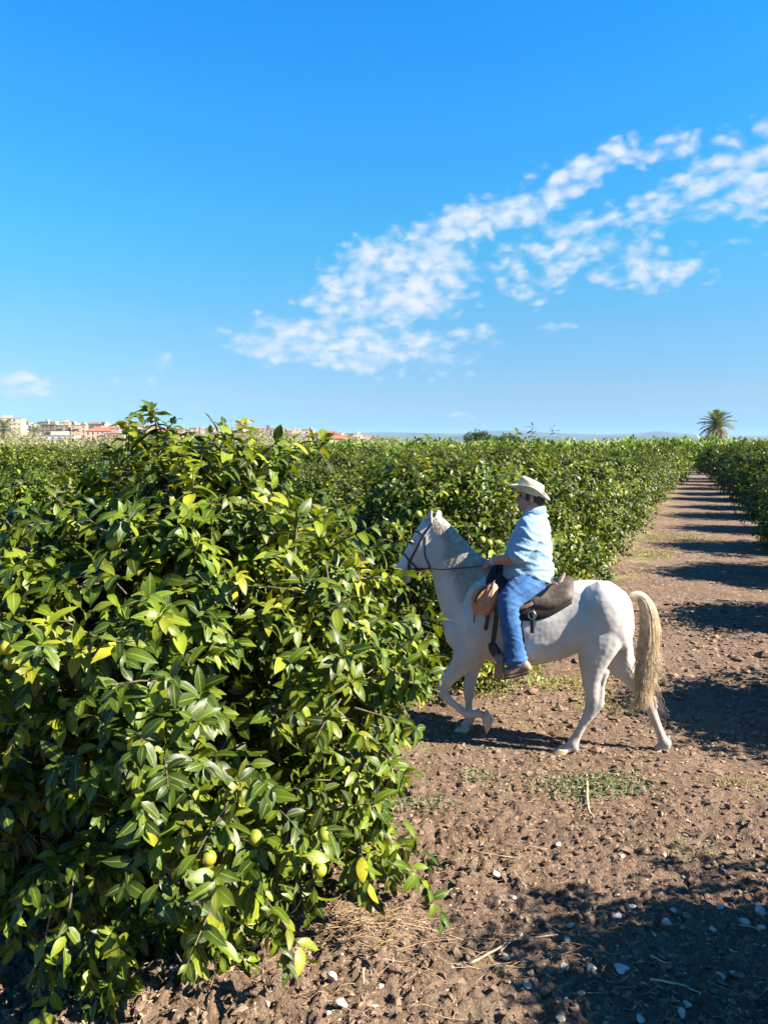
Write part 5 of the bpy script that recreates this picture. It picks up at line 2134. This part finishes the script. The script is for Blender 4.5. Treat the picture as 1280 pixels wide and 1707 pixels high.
WALLC = {'cream': (.36, .30, .22), 'pink': (.36, .24, .19), 'white': (.42, .39, .34), 'sand': (.32, .24, .16), 'peach': (.37, .26, .18), 'tan': (.27, .20, .14), 'grey': (.24, .22, .20)}
MW = {k: simple('wall_' + k, c, .9, .08, .3) for k, c in WALLC.items()}
M_ROOF = simple('red_tile_roof', (.27, .085, .05), .85, .2, .8)
M_FLAT = simple('flat_roof', (.26, .22, .18), .9, .15, .5)
M_WIN = simple('dark_window', (.07, .07, .075), .25, .1, 1)
M_SHUT = simple('awning', (.40, .16, .10), .8, .1, 1)
rb = np.random.default_rng(101)
used_lab = {}
bcount = 0
AXW = {0: 'at left picture edge', 1: 'left part of town', 2: 'behind the tall leafy shoots', 3: 'middle of town', 4: 'right part of town', 5: 'right end of town'}


def building(px, py, dist, wpx, floors, col, roof):
    """flat or hipped block: px centre and roof line as seen, distance in metres"""
    global bcount
    p = on_plane(px, py, dist)
    wm = wpx / FPX * dist
    dm = wm * rb.uniform(.6, .9)
    fh = 3.1
    hgt = floors * fh
    zroof = p.z
    zb = zroof - hgt - 4.0
    rz = rb.uniform(-.45, .45)
    zone = 0 if px < 40 else 1 if px < 170 else 2 if px < 300 else 3 if px < 430 else 4 if px < 540 else 5
    words_ = {1: 'single storey', 2: 'two storey', 3: 'three storey', 4: 'four storey', 5: 'five storey'}
    lab = '%s %s block with %s, %s' % (words_[floors], col, {'flat': 'flat roof', 'red': 'red tiled roof'}[roof], AXW[zone])
    key = lab
    used_lab[key] = used_lab.get(key, 0) + 1
    nth = used_lab[key]
    root = empty('town_building', (p.x, dist, zb), lab if nth == 1 else lab + ', %s from left' % (ORD[nth - 1]), 'building', 'buildings of the hillside town', rz)
    g = Geo()
    g.box((0, 0, (zroof - zb) / 2), wm / 2, dm / 2, (zroof - zb) / 2)
    # stair head or set-back storey
    if roof == 'flat' and rb.random() < .6:
        g.box((rb.uniform(-.2, .2) * wm, 0, zroof - zb + 1.2), wm * rb.uniform(.14, .28), dm * .25, 1.2)
    g.build('wall', MW[col], root, smooth=False)
    g = Geo()
    if roof == 'red':
        h0 = zroof - zb
        e = .5
        V = np.array([(-wm / 2 - e, -dm / 2 - e, h0), (wm / 2 + e, -dm / 2 - e, h0), (wm / 2 + e, dm / 2 + e, h0), (-wm / 2 - e, dm / 2 + e, h0), (-wm * .22, 0, h0 + dm * .22), (wm * .22, 0, h0 + dm * .22)])
        g.add(V, np.array([(0, 1, 5, 4), (2, 3, 4, 5), (3, 2, 1, 0)]), np.array([(1, 2, 5), (3, 0, 4)]))
        g.build('roof', M_ROOF, root, smooth=False)
    else:
        h0 = zroof - zb
        g.box((0, 0, h0 + .05), wm / 2 + .25, dm / 2 + .25, .18)
        g.build('roof', M_FLAT, root, smooth=False)
    # windows and balconies on the two faces one can see
    g = Geo()
    gb = Geo()
    nwin = max(2, int(wm / 3.2))
    for fl in range(floors):
        z = zroof - zb - fh * (fl + .5)
        for k in range(nwin):
            x = -wm / 2 + wm * (k + .5) / nwin
            if rb.random() < .12:
                continue
            g.box((x, -dm / 2 - .02, z), .5, .06, .6 if rb.random() < .7 else 1.05)
        if fl < floors - 0 and rb.random() < .55:
            x0 = rb.uniform(-.25, .25) * wm
            gb.box((x0, -dm / 2 - .55, z - 1.1), wm * .22, .6, .1)
            gb.box((x0, -dm / 2 - 1.1, z - .65), wm * .22, .05, .4)
        for k in range(2):
            for sx_ in (-1, 1):
                g.box((sx_ * (wm / 2 + .02), -dm / 2 + dm * (k + .5) / 2, z), .06, .55, .7)
    tag(g.build('window', M_WIN, root, smooth=False), kind='stuff')
    if gb.n:
        tag(gb.build('balcony', MW['grey'] if rb.random() < .5 else MW[col], root, smooth=False), kind='stuff')
    return root


blist = []
# far tier along the skyline
x = -20
while x < 640:
    wd = rb.uniform(11, 20) * (1 if x < 300 else .7)
    d = rb.uniform(820, 950)
    blist.append((x + wd / 2, skyline(x) + rb.uniform(-3, 3.5), d, wd, int(rb.integers(2, 5)), rb.choice(['cream', 'pink', 'peach', 'sand', 'white', 'tan']), 'red' if rb.random() < .2 else 'flat'))
    x += wd * rb.uniform(.6, .9)
x = -15
while x < 600:
    wd = rb.uniform(14, 26) * (1 if x < 300 else .65)
    d = rb.uniform(640, 720)
    blist.append((x + wd / 2, skyline(x) + rb.uniform(4, 11) * min(1, (737 - skyline(x)) / 20), d, wd, int(rb.integers(2, 4)), rb.choice(['cream', 'pink', 'peach', 'white', 'tan', 'sand']), 'red' if rb.random() < .22 else 'flat'))
    x += wd * rb.uniform(.7, 1.05)
# the ones that stand out
blist += [(18, 698, 600, 40, 4, 'cream', 'flat'), (88, 708, 590, 28, 3, 'peach', 'flat'), (108, 709, 580, 24, 4, 'sand', 'flat'), (133, 709, 575, 24, 4, 'peach', 'flat'), (100, 726, 420, 58, 2, 'white', 'flat'),
          (168, 719, 540, 44, 2, 'pink', 'red'), (272, 722, 560, 58, 2, 'pink', 'red'), (566, 731, 300, 40, 1, 'white', 'red'), (548, 732, 330, 34, 1, 'grey', 'flat'), (195, 722, 520, 30, 2, 'pink', 'flat'),
          (545, 724, 500, 34, 2, 'pink', 'red'), (462, 722, 600, 20, 3, 'cream', 'flat')]
blist.sort(key=lambda q: q[0])
for q in blist:
    building(*q)

# water tower
p = on_plane(406, 701, 760)
wt = empty('water_tower', (p.x, p.y, p.z - 22), 'mushroom shaped water tower rising above the roofs of the town', 'water tower')
g = Geo()
g.tube(np.array([(0, 0, 0), (0, 0, 8), (0, 0, 15)]), [2.6, 2.0, 1.8], 14)
g.build('shaft', MW['cream'], wt)
g = Geo()
a_ = np.linspace(0, 2 * np.pi, 20, endpoint=False)
g.rings([[(r2 * math.cos(q), r2 * math.sin(q), z) for q in a_] for r2, z in ((1.9, 14.5), (5.2, 18), (8.0, 20.2), (8.2, 21.6), (7.0, 22.2), (1.5, 23.0))])
g.build('tank', MW['cream'], wt)
p = on_plane(447, 711, 800)
g = Geo()
g.tube(np.array([(0, 0, -18), (0, 0, 0)]), [.8, .5], 6)
g.box((0, 0, -1), 1.6, .9, 2.4)
tag(g.build('mast', M_LEATHER_BR, None, (0, 0, 0), False, tuple(p)), 'thin dark mast with a box on top in the middle of the town', 'mast')

# ------------------------------------------------------------------ scrub between orchard and town, reed hedge, trees
def leaf_mass(name, label, cat, pts, leaf, cols, seed, upright=0.0):
    """pts: (x,y,z0,rx,ry,h,n)"""
    r = np.random.default_rng(seed)
    Bs, Ds, Ns, Cs = [], [], [], []
    for (x, y, z0, rx, ry, h, n) in pts:
        u = r.random(n)
        a2 = r.uniform(0, 6.28, n)
        z = r.random(n) ** .75
        q = np.sqrt(1 - z ** 2.5) * r.uniform(.7, 1.05, n)
        lump = 1 + .25 * np.sin(a2 * 3 + x) * np.sin(z * 5 + y)
        Bs.append(np.stack([x + rx * q * lump * np.cos(a2), y + ry * q * lump * np.sin(a2), z0 + z * h * lump], -1))
        Ds.append(r.normal(0, .7, (n, 3)) * (1 - .6 * upright) + np.stack([np.cos(a2), np.sin(a2), .3 + 2.0 * upright + 0 * a2], -1) * .7)
        Ns.append(r.normal(0, .6, (n, 3)) + [0, -.2, 1])
        Cs.append(np.array(cols)[r.integers(0, len(cols), n)] * r.uniform(.8, 1.2, n)[:, None])
    B, D, N, C = map(np.concatenate, (Bs, Ds, Ns, Cs))
    L = leaf * r.uniform(.6, 1.4, len(B))
    return make_foliage_mesh(name, [(T2, B, D, N, L, L, C)], M_WEED)


rs_ = np.random.default_rng(33)
pts = []
for i in range(230):
    Y = rs_.uniform(190, 400)
    X = Y * rs_.uniform(-.60, .02)
    pts.append((X, Y, 0, rs_.uniform(3, 8), rs_.uniform(3, 6), rs_.uniform(1.6, 3.2) * (1 if Y < 300 else 1.3), 110))
tag(link('scrub', leaf_mass('scrub', '', '', pts, 1.1, [(.16, .19, .07), (.21, .22, .10), (.12, .16, .05), (.26, .23, .12)], 34)),
    'pale olive green scrub and groves between the orchard and the town', 'scrub', kind='stuff')
pts = []
for i in range(260):
    px = rs_.uniform(-60, 640)
    d = rs_.uniform(430, 900)
    X = (px - 640) / FPX * d
    z = float(hill_z(np.array([X]), np.array([d]))[0])
    pts.append((X, d, z - .5, rs_.uniform(3, 6), rs_.uniform(3, 6), rs_.uniform(3, 6.5), 60))
tag(link('town_greenery', leaf_mass('town_greenery', '', '', pts, 1.6, [(.10, .14, .05), (.17, .19, .08), (.22, .20, .11)], 35)),
    'blurred trees and gardens between the houses of the town', 'trees', kind='stuff')
# bright reeds at the far end of the rows
pts = []
for i in range(420):
    X = rs_.uniform(-10, 75)
    pts.append((X, 74 + rs_.uniform(-2, 5) + .25 * (X - 20) * 0, 0, rs_.uniform(.8, 1.6), rs_.uniform(.8, 1.6), rs_.uniform(1.9, 2.55) * (1.0 if X > 24 else .9), 130))
tag(link('reed_hedge', leaf_mass('reed_hedge', '', '', pts, .45, [(.16, .24, .04), (.12, .20, .035), (.22, .28, .05), (.09, .15, .03)], 36, .9)),
    'spiky yellow green hedge closing the far end of the orchard rows', 'hedge', kind='stuff')


def simple_tree(px, top, dist, wpx, label, cols, seed, base=0.0, hfac=1.0):
    p = on_plane(px, top, dist)
    h = p.z - base
    w_ = wpx / FPX * dist / 2
    root = empty('tree', (p.x, dist, base), label, 'tree')
    r = np.random.default_rng(seed)
    lobes = [(r.normal(0, .45) * w_, r.normal(0, .3) * w_, h * r.uniform(.35, .62), w_ * r.uniform(.4, .62), w_ * .5, h * r.uniform(.25, .38), 260) for _ in range(9)]
    link('crown', leaf_mass('crown', '', '', lobes, max(.45, w_ * .16), cols, seed), root)
    g = Geo()
    g.tube(np.array([(0, 0, -.3), (.1, 0, h * .3), (0, 0, h * .6)]), [w_ * .12, w_ * .08, w_ * .05], 8)
    g.build('trunk', M_BARK, root)
    return root


DG = [(.05, .08, .03), (.07, .11, .04), (.035, .06, .022)]
simple_tree(793, 714, 150, 34, 'dark rounded tree standing above the hedge left of the rider hat', DG, 201)
simple_tree(832, 722, 170, 44, 'lower olive green tree beside the dark rounded tree', [(.11, .13, .05), (.08, .11, .04)], 202)
simple_tree(850, 727, 165, 26, 'small dark bush at the right end of the far tree group', DG, 203)


def palm(px, top, dist, wpx, label, seed, nf=46, trunk_r=.25):
    p = on_plane(px, top, dist)
    Rr = wpx / FPX * dist / 2
    zc = p.z - Rr * .80
    root = empty('palm_tree', (p.x, dist, 0), label, 'palm tree')
    g = Geo()
    g.tube(np.array([(0, 0, -.2), (.05, 0, zc * .5), (0, 0, zc)]), [trunk_r * 1.2, trunk_r, trunk_r * 1.15], 10)
    g.build('trunk', M_BARK, root)
    # one frond mesh: arching rib with leaflets
    r = np.random.default_rng(seed)
    P = spline([(0, 0, 0), (Rr * .45, 0, Rr * .10), (Rr * .85, 0, -.02 * Rr), (Rr * 1.1, 0, -Rr * .22)], 6)
    B, D = [], []
    for i in range(2, len(P)):
        for sg in (1, -1):
            for e in range(2):
                B.append(P[i] + (P[i - 1] - P[i]) * e * .5)
                t_ = i / len(P)
                D.append((.75, sg * (1.0 - .4 * t_), -.10 + r.normal(0, .1)))
    B, D = np.array(B), np.array(D)
    L = np.interp(np.linspace(0, 1, len(B)), [0, .3, .8, 1], [.22, .34, .28, .16]) * Rr
    N = np.tile([0, 0, 1.0], (len(B), 1)) + r.normal(0, .15, (len(B), 3))
    ms = []
    for c in ([(.10, .14, .06), (.14, .18, .09)], [(.30, .24, .13), (.22, .20, .11)]):
        C = np.array(c)[r.integers(0, 2, len(B))]
        V, F, U, Cc = place_leaves(T2, B, D, N, L, L * .22, C)
        gr = Geo()
        gr.tube(P, np.linspace(.03, .01, len(P)) * Rr, 4)
        Vr, Fr = gr.arrays()
        ms.append(mesh_np('frond', np.concatenate([V, Vr]), [F] + [f + len(V) for f in Fr], M_WEED, False, np.concatenate([Cc, np.tile([.35, .30, .18], (len(Vr), 1))]), np.concatenate([U, np.zeros((len(Vr), 2))])))
    for k in range(nf):
        o = link('frond', ms[1 if k < nf * .3 else 0], root, (0, 0, zc))
        el = math.radians(np.interp(k, [0, nf], [-52, 82]) + r.normal(0, 5))
        o.rotation_euler = (0, -el, k * 2.4 + r.normal(0, .15))
        o.scale = (r.uniform(.88, 1.05),) * 3
    return root


palm(1195, 690, 128, 52, 'date palm with grey green fronds rising over the hedge at the far right', 301)
palm(8, 702, 470, 40, 'dusty palm at the left picture edge before the town', 302, 30, .5)
palm(58, 712, 460, 22, 'small palm in front of the peach town houses', 303, 26, .4)

# ------------------------------------------------------------------ far hills
def ridge(name, prof_, dist, col, seed):
    xs_ = np.linspace(-900, 1900, 260)
    z = np.interp(xs_, [a2 for a2, _ in prof_], [(739 - b2) / FPX * dist for _, b2 in prof_])
    X = (xs_ - 640) / FPX * dist
    z = np.maximum(z + dist * .0006 * perlin(X / dist * 30, X * 0, seed), 0) + CAMZ
    rows = []
    for u, zf in ((0, 0), (.25, .3), (.55, .7), (.8, .93), (1, 1), (1.3, .6), (1.7, 0)):
        rough_ = .12 * perlin(X / dist * 45 + 9 * u, X * 0 + u * 7, seed + 1) * z * (0 < zf < 1)
        rows.append(np.stack([X, np.full_like(X, dist) + (u - 1) * dist * .12, np.where(zf == 0, -2, z * zf + rough_)], -1))
    V = np.array(rows)
    a2, b2 = V.shape[:2]
    ii_ = np.arange(a2 * b2).reshape(a2, b2)
    F = np.stack([ii_[:-1, :-1], ii_[:-1, 1:], ii_[1:, 1:], ii_[1:, :-1]], -1).reshape(-1, 4)
    m_ = simple(name, col, .95, .4, .004, det=8)
    tag(link(name, mesh_np(name, V.reshape(-1, 3), F, m_)), kind='structure')


ridge('far_hills', [(-900, 731), (500, 731), (575, 726), (640, 724), (700, 725), (760, 727), (820, 722), (860, 721), (930, 726), (1000, 728), (1050, 727), (1095, 722), (1130, 727), (1200, 731), (1300, 730), (1900, 728)], 7500, (.030, .045, .035), 81)
ridge('low_hills', [(-900, 735), (600, 733), (690, 730), (760, 732), (880, 730), (960, 733), (1080, 731), (1180, 734), (1900, 733)], 4200, (.045, .06, .03), 91)

# ------------------------------------------------------------------ air
g = Geo()
g.box((0, 3000, 55), 9000, 6500, 60)
hv, ht, hpn, ho = mat('air')
ho_n = hv.node_tree.nodes
for n_ in list(ho_n):
    if n_.type == 'BSDF_PRINCIPLED':
        ho_n.remove(n_)
pv = ht.node('ShaderNodeVolumePrincipled')
pv.inputs['Color'].default_value = (.42, .70, 1.0, 1)
pv.inputs['Density'].default_value = 5.5e-5
ht.l.new(pv.outputs[0], ho.inputs['Volume'])
tag(g.build('haze', hv, None, smooth=False), kind='stuff')
